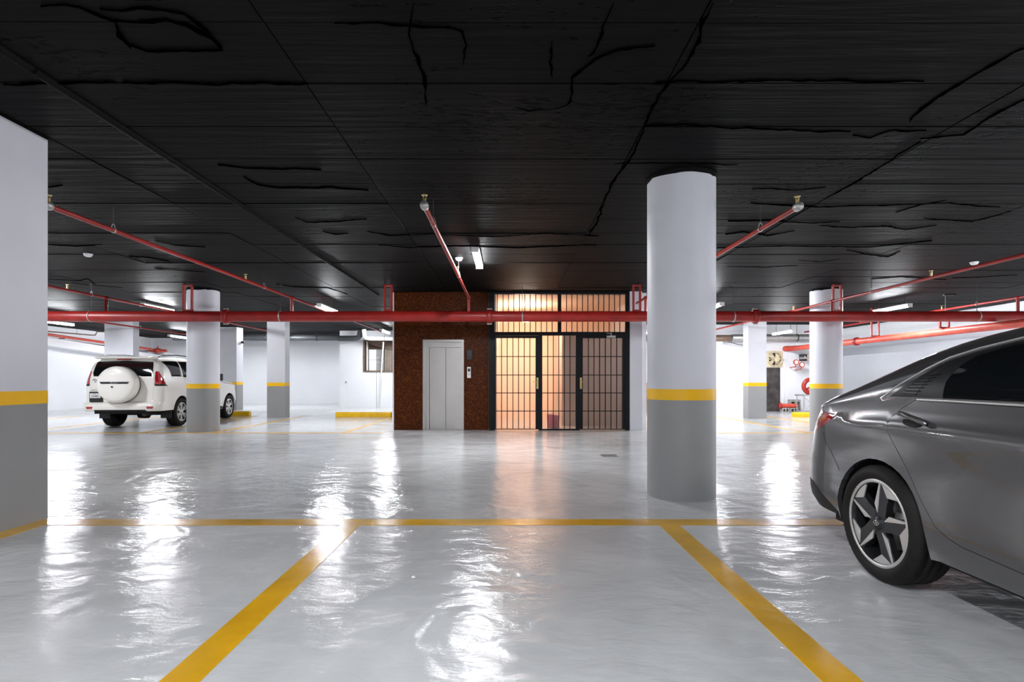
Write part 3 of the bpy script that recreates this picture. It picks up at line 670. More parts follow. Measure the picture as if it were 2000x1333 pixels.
tube_light(-.6, .1, 'added fill light over the empty bay next to the grey car')  # unseen lamp added to light the foreground
tube_light(-7.4, 1.9, 'lit tube light on the ceiling past the large square pillar')
tube_light(5.6, 1.2, 'lit tube light on the ceiling beyond the grey car')
tube_light(8.6, 7.2, 'added fill light between the nearest round column and the dropped beam')  # added out of frame to brighten the right wall
tube_light(9.2, 2.2, 'added fill light beside the dropped beam beyond the grey car')  # another unseen lamp added for the right wall
tube_light(-9.9, 9.6, 'added fill light between the large pillar and the white car')  # lamp added out of view, lights the rear of the white car
tube_light(-13.0, 5.0, 'added fill light near the side wall before the sloping ledge')  # unseen extra lamp, put in to raise the general light
tube_light(13.95, 11.6, 'added fill light under the dropped beam above the grey car', 2.52, rods=False)  # added below the beam, outside the view, to light the side wall
tube_light(9.8, 23.2, 'added fill light hidden behind the fan wall')  # added lamp concealed by the fan wall, brightens the right wall
def detector(px, py, label):
    c = on_z(px, py, HC-.03); t = thing('smoke_detector', label, 'detector', (c.x, c.y, HC-.005))
    MB().lathe([(0, -.012), (.065, -.012), (.065, 0), (0, 0)], 'z', 24).build('base', M['white_pl'], t)
    MB().lathe([(0, -.05), (.035, -.048), (.052, -.036), (.055, -.012)], 'z', 24).build('dome', M['white_pl'], t)
detector(172, 499, 'white smoke detector on the ceiling next to the large pillar')
detector(896, 507, 'white smoke detector on the ceiling beside the tube light before the lift')
detector(1903, 515, 'white smoke detector on the ceiling above the grey car')
c = at(470, 668, 20.9)
t = thing('security_camera', 'black security camera mounted on the shaded pier', 'camera', c)
MB().box(-.20, .0, -.03, .03, .03, .06).build('bracket', M['black_pl'], t)
MB().cyl((0, .0, .06), (.0, .0, 0), .025, n=10).build('joint', M['black_pl'], t)
MB().box(-.13, .15, -.05, .05, -.06, .02).build('body', M['black_pl'], t, bevel=.012)
MB().lathe([(.0, -.06), (.035, -.055), (.038, -.04)], 'y', 12, (.0, 0, -.02)).build('lens', M['tint'], t)

# ------------------------------------------------------------------ wheel stops
def wheel_stop(x0, x1, y, label):
    t = thing('wheel_stop', label, 'wheel stop', ((x0+x1)/2, y, 0)); h = (x1-x0)/2
    prof = [(-.08, 0), (.08, 0), (.075, .10), (.05, .145), (-.05, .145), (-.075, .10)]
    MB().prism([(a, b) for a, b in prof], -h, h, 'yz').build('block', M['stop'], t, bevel=.006)
    for s in (-.6, .6): MB().lathe([(0, .148), (.018, .148), (.018, .14)], 'z', 10, (h*s, 0, 0)).build('bolt', M['galv'], t)
wheel_stop((655-CX)*16.75/F, (764-CX)*16.75/F, 16.8, 'long yellow wheel stop in the empty bay beside the brown wall')
wheel_stop(-9.9, (487-CX)*17.25/F, 17.3, 'yellow wheel stop under the front of the white car')
wheel_stop((1550-CX)*16.6/F, 10.55, 16.65, 'yellow wheel stop in front of the red fire pump')

# ------------------------------------------------------------------ fan wall things
FWY = 19.7
c = at(1512, 702, FWY)
t = thing('exhaust_fan', 'beige exhaust fan in a square frame on the far wall', 'fan', (c.x, FWY, c.z))
R = .235
b = MB()
for s in (-1, 1): b.box(s*.255-.035, s*.255+.035, -.05, 0, -.29, .29); b.box(-.22, .22, -.05, 0, s*.255-.035, s*.255+.035)
b.build('frame', M['beige'], t)
MB().lathe([(R, 0), (R, -.10), (R+.03, -.12), (R+.03, -.05)], 'y', 28).build('shroud', M['beige'], t)
MB().lathe([(0, -.006), (R, -.006)], 'y', 28).build('dark_hole', M['opening_dark'], t)
MB().lathe([(0, -.17), (.09, -.165), (.10, -.14), (.10, -.05)], 'y', 20, (.05, 0, 0)).build('motor', M['beige'], t)
for k in range(4):
    a = PI/4+k*PI/2; u = Vector((math.cos(a), 0, math.sin(a))); v = Vector((-math.sin(a), 0, math.cos(a)))
    vs = [u*.06+v*-.05+Vector((0, -.05, 0)), u*.06+v*.04+Vector((0, -.03, 0)), u*.21+v*.08+Vector((0, -.02, 0)), u*.21+v*-.07+Vector((0, -.06, 0))]
    vs += [p+Vector((0, .006, 0)) for p in vs]
    MB().add(vs, [(0, 1, 2, 3), (7, 6, 5, 4), (0, 4, 5, 1), (1, 5, 6, 2), (2, 6, 7, 3), (3, 7, 4, 0)]).build('blade', M['beige'], t)
for sx in (-1, 1): MB().box(sx*.0-.012 if sx < 0 else -.3, sx*.0+.012 if sx < 0 else .3, -.135, -.12, -.3 if sx < 0 else -.012, .3 if sx < 0 else .012).build('stay', M['beige'], t)
x0, x1 = at(1490, 0, FWY).x, at(1521.5, 0, FWY).x
t = thing('dark_opening_sheet', 'dark rough sheet painted as the shaded opening under the exhaust fan', 'panel', ((x0+x1)/2, FWY, 0))  # dark sheet stands in for a shaded opening in the wall
h = (x1-x0)/2; zt = CH+22*FWY/F
MB().box(-h, h, -.03, 0, 0, zt).build('slab', M['opening_dark'], t)
MB().box(-h-.02, -h, -.045, 0, 0, zt+.02).box(h, h+.02, -.045, 0, 0, zt+.02).box(-h, h, -.045, 0, zt, zt+.02).build('frame', M['opening_dark'], t)
# pump set
c = at(1578, 0, 18.6); PXc = c.x; PYc = 18.6
t = thing('fire_pump', 'red fire pump with curved pipes behind the column past the grey car', 'pump', (PXc, PYc, 0))
k = PYc/F
def pz(py): return CH-(py-CY)*k
def pxx(px): return (px-1578)*k
MB().box(pxx(1560), pxx(1600), -.3, .35, 0, .07).build('base_plate', M['galv'], t)
for a in (pxx(1564), pxx(1578), pxx(1592)):
    for yy in (-.22, .25): MB().cyl((a, yy, .06), (a, yy, pz(772)), .014, n=8).build('leg', M['galv'], t)
MB().cyl((pxx(1564), -.22, .1), (pxx(1592), -.22, pz(776)), .010, n=6).cyl((pxx(1592), -.22, .1), (pxx(1564), -.22, pz(776)), .010, n=6).build('brace', M['galv'], t)
MB().box(pxx(1561), pxx(1598), -.27, .3, pz(774), pz(771)).build('top_shelf', M['galv'], t)
rr = .235; cc = (pxx(1580), -.1, pz(755))
MB().tube([(cc[0]+.14, cc[1], cc[2]+rr)]+[(cc[0]+rr*math.cos(a), cc[1], cc[2]+rr*math.sin(a)) for a in [PI/2+PI*i/14 for i in range(15)]], .07, 14).build('bend', M['red'], t)
MB().cyl((cc[0]+.14, cc[1], pz(770)), (cc[0]+.14, cc[1], cc[2]+rr+.05), .05, n=12).build('riser', M['redl'], t)
MB().lathe([(.07, -.02), (.12, -.02), (.12, .02), (.07, .02)], 'x', 18, (cc[0]+.05, cc[1], cc[2]+rr)).build('flange', M['redl'], t)
MB().lathe([(.0, -.1), (.13, -.1), (.15, 0), (.13, .1), (0, .1)], 'y', 20, (cc[0]+.02, cc[1]+.05, pz(771)+.12)).build('volute', M['red'], t)
MB().tube([(cc[0]+.14, cc[1], cc[2]+rr), (cc[0]+.14, cc[1], pz(700)), (cc[0]+.14, cc[1]+.9, pz(698))], .04, 10).build('outlet', M['galv'], t)
MB().lathe([(.10, -.012), (.115, -.012), (.115, .012), (.10, .012)], 'y', 18, (cc[0]+.14, cc[1]-.1, pz(715))).box(cc[0]+.03, cc[0]+.25, cc[1]-.106, cc[1]-.094, pz(715)-.01, pz(715)+.01).build('valve_wheel', M['redl'], t)
def gauge(px, py, label):
    c = at(px, py, 19.3); g = thing('pressure_gauge', label, 'gauge', c)
    MB().lathe([(0, -.05), (.085, -.05), (.095, -.06), (.095, 0), (0, 0)], 'y', 20).build('case', M['redl'], g)
    MB().lathe([(0, -.053), (.065, -.053)], 'y', 20).build('dial', M['white_pl'], g)
    MB().tube([(0, -.02, -.08), (0, 0, -.16), (.0, .4, -.18)], .016, 8).build('stem', M['redl'], g)
gauge(1554, 708, 'round red pressure gauge on the fan wall beside the black pump box')
gauge(1565, 713, 'round red pressure gauge hanging below the black pump box')
c = at(1572, 699, 19.55)
t = thing('control_box', 'black and beige control box above the red gauges', 'box', c)
MB().box(-.13, .02, -.12, .15, -.12, .12).build('front', M['black_pl'], t, bevel=.006)
MB().box(.02, .12, -.12, .15, -.11, .12).build('side_cover', M['beige'], t)
MB().box(-.09, -.04, -.126, -.1, -.05, .05).build('switch', M['white_pl'], t)
t = thing('suction_pipe', 'faded red pipe lying low on concrete blocks along the fan wall', 'pipe', (0, 0, 0))
a, b_ = at(1523, 793, 19.1), at(1557, 790, 19.05)
MB().cyl(a, (b_.x, b_.y, a.z), .075, n=14).build('pipe', M['redl'], t)
MB().lathe([(.075, -.02), (.12, -.02), (.12, .02), (.075, .02)], 'x', 16, (a.x+.005, a.y, a.z)).build('flange', M['red'], t)
def cblock(px, w, y, z0, hh, label):
    c = at(px, 0, y); t = thing('concrete_block', label, 'block', (c.x, y, z0))
    b = MB().box(-w/2, w/2, -.1, .1, 0, hh*.18).box(-w/2, w/2, -.1, .1, hh*.82, hh)
    for x in (-w/2, -.015, w/2-.03): b.box(x, x+.03, -.1, .1, hh*.18, hh*.82)
    b.box(-w/2+.03, w/2-.03, .06, .1, hh*.18, hh*.82)
    b.build('shell', M['block'], t)
za = a.z-.077
cblock(1532.5, .24, 19.1, 0, za, 'concrete block under the open end of the faded red pipe')
cblock(1549, .28, 19.08, 0, za-.0, 'concrete block under the faded red pipe next to the pump')
cblock(1551, .36, 19.35, 0, .44, 'tall concrete block standing behind the faded red pipe')
tag(MB().tube([at(1537, 690, 19.66), at(1537, 700, 19.66), at(1534, 720, 19.6), at(1532, 745, 19.6), at(1532, 770, 19.6), at(1530, 783, 19.5), at(1527, 790, 19.25)], .010, 6).build('hose', M['white_pl']), 'thin pale hose hanging from the fire main down the fan wall', 'hose')
t = thing('wooden_boards', 'stack of wooden boards standing on edge against the far wall', 'boards', (5.0, 19.62, 0))
for i in range(5): MB().box(-.75, .75, -.02-.006*(i % 2), .06, .02+i*.205, .215+i*.205).build('board', M['wood'], t)
MB().box(-.7, .7, -.02, .06, 0, .02).build('batten', M['woodf'], t)

# ------------------------------------------------------------------ cars: one smooth surface cut along real panel outlines
def interp(tab):
    def f(x):
        if x <= tab[0][0]: return tab[0][1]
        for k in range(len(tab)-1):
            (a, fa), (b, fb) = tab[k], tab[k+1]
            if x <= b:                                   # monotone-ish cubic (finite-difference Hermite)
                h = b-a; u = (x-a)/h
                d = (fb-fa)/h
                da = d if k == 0 else ((fa-tab[k-1][1])/(a-tab[k-1][0])+d)/2
                db = d if k == len(tab)-2 else ((tab[k+2][1]-fb)/(tab[k+2][0]-b)+d)/2
                if k > 0 and (fa-tab[k-1][1])*d <= 0: da = 0
                if k < len(tab)-2 and (tab[k+2][1]-fb)*d <= 0: db = 0
                return (2*u**3-3*u*u+1)*fa+(u**3-2*u*u+u)*h*da+(-2*u**3+3*u*u)*fb+(u**3-u*u)*h*db
        return tab[-1][1]
    return f
def sstep(a, b, x):
    u = min(1, max(0, (x-a)/(b-a))); return u*u*(3-2*u)

class CarSurf:
    """Half of a car skin over (s, t): s runs round the plan from rear centre to front centre, t runs up."""
    def __init__(S, L, W, r, rf, zs, zb, zt, prof, shift, fshift, p, tumble, fall=.9):
        S.L, S.W, S.r, S.rf, S.zs, S.zb, S.zt, S.prof, S.shift, S.fshift, S.p, S.tumble, S.fall = L, W, r, rf, zs, zb, zt, prof, shift, fshift, p, tumble, fall
        S.s1 = W-r; S.s2 = S.s1+PI/2*r; S.s3 = S.s2+L-r-rf; S.s4 = S.s3+PI/2*rf; S.S = S.s4+W-rf
    def plan(S, s):
        if s <= S.s1: return 0.0, s
        if s <= S.s2: a = (s-S.s1)/S.r; return S.r*(1-math.cos(a)), S.s1+S.r*math.sin(a)
        if s <= S.s3: return S.r+s-S.s2, S.W
        if s <= S.s4: a = (s-S.s3)/S.rf; return S.L-S.rf+S.rf*math.sin(a), S.W-S.rf*(1-math.cos(a))
        return S.L, max(0, S.S-s)
    def dx(S, x, z): return S.shift(z)*(1-sstep(0, S.fall, x))+S.fshift(z)*sstep(S.L-.8, S.L, x)
    def pos(S, s, t):
        s = min(max(s, 0), S.S); x, yn = S.plan(s); zb = S.zb(x)
        if t <= zb: z = t; y = yn*S.prof(z)
        else:
            f = min(t-zb, 1)*PI/2; zt = S.zt(x); c = max(math.cos(f), 0)**(2/S.p); q = math.sin(f)**(2/S.p)
            y = yn*S.prof(zb)*c*(1-S.tumble*q); z = zb+(zt-zb)*q
        return Vector((x+S.dx(x, z), -y, z))              # right-hand side of the car is -y
    def nrm(S, s, t):
        x, _ = S.plan(s); e = .004; tt = min(t, S.zb(x)+.985); ss = max(s, .01)
        d1 = S.pos(ss+e, tt)-S.pos(ss-e, tt); d2 = S.pos(ss, tt+e)-S.pos(ss, tt-e)
        n = d1.cross(d2)
        if n.length < 1e-12: return Vector((0, 0, 1))
        n.normalize(); return n
    def t_of(S, xp, z):
        zb = S.zb(xp)
        if z <= zb: return z
        q = min(1, (z-zb)/max(1e-4, S.zt(xp)-zb)); return zb+math.asin(min(1, q**(S.p/2)))/(PI/2)
    def pt(S, spec):
        k = spec[0]
        if k == 's':                                      # side: x, z
            x, z = spec[1:]; xp = x
            for _ in range(12): xp = x-S.dx(xp, z)
            xp = min(max(xp, 0), S.L)
            if xp < S.r: s = S.s1+S.r*math.acos(1-xp/S.r)
            elif xp <= S.L-S.rf: s = S.s2+xp-S.r
            else: s = S.s3+S.rf*math.asin(min(1, (xp-S.L+S.rf)/S.rf))
            return s, S.t_of(xp, z)
        if k == 'd': return spec[1], spec[2]
        if k == 'r':                                      # rear face: y (positive outwards), z
            y, z = spec[1:]; zb = S.zb(0); f = S.prof(min(z, zb))
            if z > zb:
                q = min(1, (z-zb)/(S.zt(0)-zb)); f = S.prof(zb)*(1-q**S.p)**(1/S.p)*(1-S.tumble*q)
            yn = min(y/max(f, .05), S.W)
            s = yn if yn <= S.s1 else S.s1+S.r*math.asin(min(1, (yn-S.s1)/S.r))
            return s, S.t_of(0, z)
        if k == 'u':                                      # plan x, angle fraction above the belt
            x, u = spec[1:]; s, _ = S.pt(('s', x, .5)); xp, _ = S.plan(s); return s, S.zb(xp)+u
        if k == 'f':                                      # front: y, z
            y, z = spec[1:]; yn = min(y, S.W); s = S.S-yn if yn <= S.W-S.rf else S.s4-S.rf*math.asin(min(1, (yn-S.W+S.rf)/S.rf)); return s, S.t_of(S.L, z)

def inside(poly, x, y):
    c = False; n = len(poly); j = n-1
    for i in range(n):
        xi, yi = poly[i]; xj, yj = poly[j]
        if (yi > y) != (yj > y) and x < (xj-xi)*(y-yi)/(yj-yi)+xi: c = not c
        j = i
    return c
def shrink(poly, d):
    n = len(poly); area = sum(poly[i][0]*poly[(i+1) % n][1]-poly[(i+1) % n][0]*poly[i][1] for i in range(n)); sg = 1 if area > 0 else -1; out = []
    for i in range(n):
        a, b, c = Vector(poly[i-1]), Vector(poly[i]), Vector(poly[(i+1) % n])
        e1 = (b-a).normalized(); e2 = (c-b).normalized(); n1 = Vector((-e1.y, e1.x))*sg; n2 = Vector((-e2.y, e2.x))*sg
        m = n1+n2; L = m.length
        m = n1 if L < .3 else m/L; k = d/max(.5, m.dot(n1)); out.append(tuple(b+m*k))
    return out

def build_skin(S, car, outlines, parents, body_name, ds=.055, nz=13, nu=14):
    """outlines: list of (name, specs, material, gap, flange). Later entries win. name None = hole."""
    polys = []
    for name, specs, m, gap, fl, par in outlines:
        pts2 = [S.pt(p) for p in specs]; dense = []
        n = len(pts2)
        for i in range(n):                                # densify in 2D
            a, b = Vector(pts2[i]), Vector(pts2[(i+1) % n]); k = max(1, int((b-a).length/.045))
            dense += [tuple(a+(b-a)*j/k) for j in range(k)]
        polys.append((name, dense, shrink(dense, gap) if gap else None, m, fl, par))
    V, E = [], []
    ns = int(S.S/ds)
    for i in range(ns+1):
        s = S.S*i/ns; xp, _ = S.plan(s); zs, zb = S.zs(xp), S.zb(xp)
        for k in range(nz+1): V.append((s, zs+(zb-zs)*k/nz))
        for k in range(1, nu+1): V.append((s, zb+k/nu))
    V = [Vector(v) for v in V]
    keep = []
    for v in V:                                           # drop grid points that crowd an outline
        bad = False
        for _, d, sh, *_r in polys:
            for q in d:
                if abs(q[0]-v.x) < .012 and abs(q[1]-v.y) < .012: bad = True; break
            if bad: break
        if not bad: keep.append(v)
    V = keep
    for _, d, sh, *_r in polys:
        for lp in (d, sh):
            if lp:
                b = len(V); V += [Vector(q) for q in lp]; n = len(lp); E += [(b+i, b+(i+1) % n) for i in range(n)]
    vo, eo, fo, *_ = delaunay_2d_cdt(V, E, [], 0, 1e-6)
    groups = {}
    for f in fo:
        c = (vo[f[0]]+vo[f[1]]+vo[f[2]])/3; xp, _ = S.plan(min(max(c.x, 0), S.S))
        if c.y < S.zs(xp)-1e-4 or c.y > S.zb(xp)+1.0001: continue
        g = -1
        for i, (nm, d, sh, *_r) in enumerate(polys):
            if inside(d, c.x, c.y): g = i if (sh is None or inside(sh, c.x, c.y)) else None
        if g is None or (g >= 0 and polys[g][0] is None): continue
        groups.setdefault(g, []).append(f)
    P = {}; made = {}
    def sv(i):
        if i not in P: P[i] = (S.pos(vo[i].x, vo[i].y), S.nrm(vo[i].x, vo[i].y))
        return P[i]
    for g in sorted(groups):
        fs = groups[g]
        if g < 0: name, m, fl, par = body_name[0], body_name[1], .03, None
        else: name, _, _, m, fl, par = polys[g]
        cnt = {}
        for f in fs:
            for a, b in ((f[0], f[1]), (f[1], f[2]), (f[2], f[0])): cnt[(a, b)] = 1
        bound = [(a, b) for a, b in cnt if (b, a) not in cnt]
        sides = (1, -1)
        both = g < 0
        data = []
        for sg in sides:
            vs, nn, faces = [], [], []; idx = {}
            def add(p, n_): vs.append((p.x, p.y*sg, p.z)); nn.append((n_.x, n_.y*sg, n_.z)); return len(vs)-1
            for f in fs:
                t = []
                for i in f:
                    if i not in idx: idx[i] = add(*sv(i))
                    t.append(idx[i])
                faces.append(tuple(t) if sg > 0 else tuple(reversed(t)))
            if fl:
                fi = {}
                for a, b in bound:
                    mid = (vo[a]+vo[b])/2
                    if mid.x < .004 or mid.x > S.S-.004: continue     # centre line: no flange
                    xm, _ = S.plan(mid.x)
                    if mid.y > S.zb(xm)+.995: continue
                    pa, na = sv(a); pb, nb = sv(b); e = (pb-pa)
                    fn = e.cross(na+nb)
                    fn = fn.normalized() if fn.length > 1e-12 else na
                    i0 = add(pa, fn); i1 = add(pb, fn); i2 = add(pb-nb*fl, fn); i3 = add(pa-na*fl, fn)
                    q = (i0, i3, i2, i1); faces.append(q if sg > 0 else tuple(reversed(q)))
            data.append((vs, nn, faces))
        if both:
            (v1, n1, f1), (v2, n2, f2) = data; b = len(v1)
            data = [(v1+v2, n1+n2, f1+[tuple(i+b for i in f) for f in f2])]
        for k, (vs, nn, faces) in enumerate(data):
            me = bpy.data.meshes.new(name); me.from_pydata(vs, [], faces); me.update()
            for p in me.polygons: p.use_smooth = True
            me.normals_split_custom_set_from_vertices(nn)
            parent = car if par is None else made.get((par, k), car)
            o = link(name, me, m, parent); made[(name, k)] = o
    return made

def arc(cx, cz, r, a0, a1, n=18): return [('s', cx+r*math.cos(a0+(a1-a0)*i/n), cz+r*math.sin(a0+(a1-a0)*i/n)) for i in range(n+1)]

# ---- wheels: axis along y, outer face towards -y, centre at origin
def tyre_mesh(R, rim, wd, blocks=True):
    prof = [(rim-.004, -wd*.40), (rim+.012, -wd*.47), (rim+(R-rim)*.45, -wd*.53), (R-.035, -wd*.50), (R-.012, -wd*.44), (R-.002, -wd*.36)]
    g = .008
    for c_ in (-.20, .0, .20):
        prof += [(R, wd*(c_-.035)), (R-g, wd*(c_-.028)), (R-g, wd*(c_+.028)), (R, wd*(c_+.035))]
    prof += [(R-.002, wd*.36), (R-.012, wd*.44), (R-.035, wd*.50), (rim+(R-rim)*.45, wd*.53), (rim+.012, wd*.47), (rim-.004, wd*.40)]
    b = MB().lathe(prof, 'y', 56)
    if blocks:                                            # shoulder grooves
        for k in range(64):
            a = 2*PI*k/64; 
            u = Vector((math.cos(a), 0, math.sin(a))); v = Vector((-math.sin(a), 0, math.cos(a)))
            for s in (-1, 1):
                vs = []
                for y, rr in ((s*wd*.485, R-.022), (s*wd*.36, R+.0005), (s*wd*.27, R+.001)):
                    for q in (-.0021, .0021): vs.append(u*rr+v*q+Vector((0, y, 0)))
                b.add([tuple(p) for p in vs], [(0, 1, 3, 2), (2, 3, 5, 4)])
    me = b.mesh('tyre', False); me.materials.append(M['rubber']); return me
def blade(poly, y0, y1, m, name, edge_drop=.0):
    me = MB().prism(poly, y0, y1, 'xz').mesh(name, True, .002); me.materials.append(m); return me
def rotp(poly, a): return [(x*math.cos(a)-z*math.sin(a), x*math.sin(a)+z*math.cos(a)) for x, z in poly]
def sedan_wheel(R):
    rim = R*.735; wd = .225; t = {}
    t['tyre'] = [tyre_mesh(R, rim, wd)]
    b = MB().lathe([(rim+.006, -wd*.44), (rim-.004, -wd*.46), (rim-.016, -wd*.42), (rim-.022, -wd*.3), (rim-.03, wd*.40), (rim, wd*.42)], 'y', 48)
    rm = b.mesh('rim', False); rm.materials.append(M['alloy_b'])
    lip = MB().lathe([(rim+.007, -wd*.445), (rim-.003, -wd*.468), (rim-.013, -wd*.44)], 'y', 48).mesh('rim_lip', False); lip.materials.append(M['alloy_s'])
    t['rim_lip'] = [lip]
    y0, y1 = -wd*.40, -wd*.22; ro = rim-.012
    t['spoke'] = []; t['machined_face'] = []
    for k in range(5):
        a = 2*PI*k/5+PI/2-.08
        sp = [(.03, -.052), (.11, -.058), (ro*.97, -.085), (ro, .02), (.12, .022), (.03, .03)]
        t['spoke'].append(blade(rotp(sp, a), y0, y1, M['alloy_b'], 'spoke'))
        mf = [(.055, .006), (ro*.45, .034), (ro, .006), (ro, -.004)]
        t['machined_face'].append(blade(rotp(mf, a), y0-.006, y0+.004, M['alloy_s'], 'machined_face'))
        tri = [(ro*.70, -.062), (ro*math.cos(.02), ro*math.sin(-.05)), (ro*math.cos(.25), -ro*math.sin(.25)), (ro*math.cos(.42), -ro*math.sin(.42)), (ro*.74, -.16)]
        t['machined_face'].append(blade(rotp(tri, a), y0-.004, y0+.006, M['alloy_s'], 'machined_face'))
    d = MB().lathe([(0, -.0), (rim*.62, -.0), (rim*.62, .022), (0, .022)], 'y', 32).mesh('brake_disc', False); d.materials.append(M['galv']); t['brake_disc'] = [d]
    bk = MB().lathe([(0, .05), (rim-.03, .05)], 'y', 32).mesh('backing_plate', False); bk.materials.append(M['well']); t['backing_plate'] = [bk]
    cp = MB().lathe([(0, y0-.012), (.030, y0-.011), (.034, y0-.004), (.05, y0+.004), (.05, y1)], 'y', 24).mesh('centre_cap', False); cp.materials.append(M['alloy_b']); t['centre_cap'] = [cp]
    em = MB()
    ell = [(.021*math.cos(a), .013*math.sin(a)) for a in [2*PI*i/20 for i in range(21)]]
    em.tube([(x, y0-.013, z) for x, z in ell], .0022, 6).tube([(-.009, y0-.013, -.010), (-.006, y0-.013, .010)], .002, 6).tube([(.006, y0-.013, -.010), (.009, y0-.013, .010)], .002, 6).tube([(-.007, y0-.013, -.003), (.007, y0-.013, .003)], .002, 6)
    e = em.mesh('emblem', False); e.materials.append(M['chrome']); t['emblem'] = [e]
    t['lug_nut'] = []
    for k in range(5):
        a = 2*PI*k/5+PI/2-.08-PI/5; c = (.058*math.cos(a), 0, .058*math.sin(a))
        l = MB().cyl((c[0], y1, c[2]), (c[0], y0+.006, c[2]), .010, n=6).mesh('lug_nut'); l.materials.append(M['chrome']); t['lug_nut'].append(l)
    return rm, t
def suv_wheel(R):
    rim = R*.655; wd = .245; t = {'tyre': [tyre_mesh(R, rim, wd)]}
    rm = MB().lathe([(rim+.006, -wd*.44), (rim-.004, -wd*.46), (rim-.016, -wd*.40), (rim-.03, wd*.40), (rim, wd*.42)], 'y', 40).mesh('rim', False); rm.materials.append(M['alloy_b'])
    lip = MB().lathe([(rim+.007, -wd*.445), (rim-.003, -wd*.468), (rim-.013, -wd*.44)], 'y', 40).mesh('rim_lip', False); lip.materials.append(M['alloy_s']); t['rim_lip'] = [lip]
    y0, y1 = -wd*.40, -wd*.25; ro = rim-.01; t['spoke'] = []
    for k in range(6):
        for s in (-1, 1):
            a = 2*PI*k/6+PI/2+s*.17; sp = [(.03, -.018), (ro*.6, -.014), (ro, -.024), (ro, .024), (ro*.6, .014), (.03, .018)]
            t['spoke'].append(blade(rotp(sp, a), y0, y1, M['alloy_s'], 'spoke'))
    bk = MB().lathe([(0, .0), (rim-.03, .0)], 'y', 32).mesh('backing_plate', False); bk.materials.append(M['well']); t['backing_plate'] = [bk]
    cp = MB().lathe([(0, y0-.02), (.04, y0-.018), (.05, y0-.004), (.06, y1)], 'y', 24).mesh('centre_cap', False); cp.materials.append(M['alloy_s']); t['centre_cap'] = [cp]
    return rm, t
def mount(car, wheel, spots):
    rm, t = wheel
    for x, y, z in spots:
        w_ = link('wheel', rm, None, car, (x, y, z), (0, 0, 0 if y < 0 else PI))
        for nm, ms in t.items():
            for me in ms: link(nm, me, None, w_)
def wheel_well(car, x, z, r, yo, yi):
    for s in (1, -1):
        b = MB().lathe([(r, -yo), (r, -yi), (0, -yi)], 'y', 24, (x, 0, z), True, PI, 2*PI) if s > 0 else MB().lathe([(r, yo), (r, yi), (0, yi)], 'y', 24, (x, 0, z), True, PI, 2*PI)
        b.build('wheel_well', M['well'], car)

# ------------------------------------------------------------------ grey sedan
SX, SYR = 3.03, 4.246
sedan = thing('grey_sedan', 'dark grey fastback sedan parked beside the nearest round column', 'car', (SX, SYR, 0), -PI/2)
AX, WR = 1.14, .33
S1 = CarSurf(4.86, .955, .70, .6,
    zs=interp([(0, .285), (.7, .285), (1.0, .25), (3.6, .25), (4.3, .22), (4.86, .22)]),
    zb=interp([(0, .925), (.34, .945), (.8, 1.005), (1.1, 1.043), (1.6, 1.047), (2.2, 1.037), (3.3, 1.01), (3.9, .93), (4.5, .80), (4.86, .66)]),
    zt=interp([(0, .955), (.12, .985), (.26, 1.025), (.45, 1.075), (.75, 1.19), (1.0, 1.305), (1.25, 1.41), (1.6, 1.472), (2.1, 1.50), (2.6, 1.49), (3.0, 1.40), (3.4, 1.25), (3.8, 1.07), (4.0, 1.0), (4.5, .86), (4.86, .70)]),
    prof=interp([(.2, .925), (.30, .955), (.42, .975), (.55, .972), (.66, .968), (.76, .978), (.86, .996), (.895, .998), (.94, .978), (1.05, .945)]),
    shift=interp([(.25, .10), (.33, -.05), (.40, -.065), (.55, -.07), (.70, -.03), (.82, .06), (.90, .15), (.94, .17), (.965, .125), (.985, .11), (1.1, .11)]),
    fshift=interp([(.2, -.08), (.4, 0), (.6, .02), (.8, -.10), (1.2, -.2)]), p=2.15, tumble=.04)
arch_r = [('s', AX+.365, .15)]+arc(AX, WR, .365, .0, PI)+[('s', AX-.365, .15)]
AXF = AX+2.83
arch_f = [('s', AXF+.365, .15)]+arc(AXF, WR, .365, .0, PI)+[('s', AXF-.365, .15)]
dr = [(1.41, 1.045), (1.335, 1.0), (1.28, .955), (1.258, .919), (1.27, .858), (1.345, .723), (1.46, .556), (1.573, .426), (1.66, .386), (1.735, .369), (2.056, .350), (2.36, .350), (2.37, .6), (2.375, 1.035)]
dlo = [(1.165, 1.050), (1.27, 1.123), (1.394, 1.207), (1.475, 1.262), (1.60, 1.303), (1.79, 1.344), (2.2, 1.378), (2.6, 1.362), (2.95, 1.29), (3.35, 1.10), (3.45, 1.03), (2.2, 1.043), (1.6, 1.050)]
dlo_in = [(1.22, 1.056), (1.30, 1.112), (1.42, 1.194), (1.50, 1.246), (1.62, 1.284), (1.79, 1.324), (2.2, 1.358), (2.6, 1.342), (2.93, 1.275), (3.30, 1.10), (3.38, 1.045), (2.2, 1.052), (1.6, 1.057)]
rg = [(1.585, 1.058), (1.578, 1.14), (1.600, 1.215), (1.645, 1.268), (1.79, 1.308), (2.05, 1.335), (2.28, 1.342), (2.30, 1.06)]
fg = [(2.40, 1.06), (2.42, 1.345), (2.6, 1.333), (2.9, 1.268), (3.25, 1.11), (3.30, 1.06)]
qg = [(1.275, 1.064), (1.33, 1.105), (1.435, 1.180), (1.515, 1.232), (1.56, 1.248), (1.46, 1.155), (1.405, 1.064)]
sd = lambda pl: [('s', x, z) for x, z in pl]
fd = [(2.385, 1.033), (2.38, .6), (2.37, .352), (2.9, .352), (3.38, .36), (3.42, .5), (3.44, .75), (3.40, 1.005)]
lamp = [('s', .40, .758), ('s', .50, .80), ('s', .655, .845), ('s', .765, .902), ('s', .765, .930), ('s', .60, .938), ('r', .62, .93), ('r', .55, .88), ('r', .55, .80), ('r', .62, .755)]
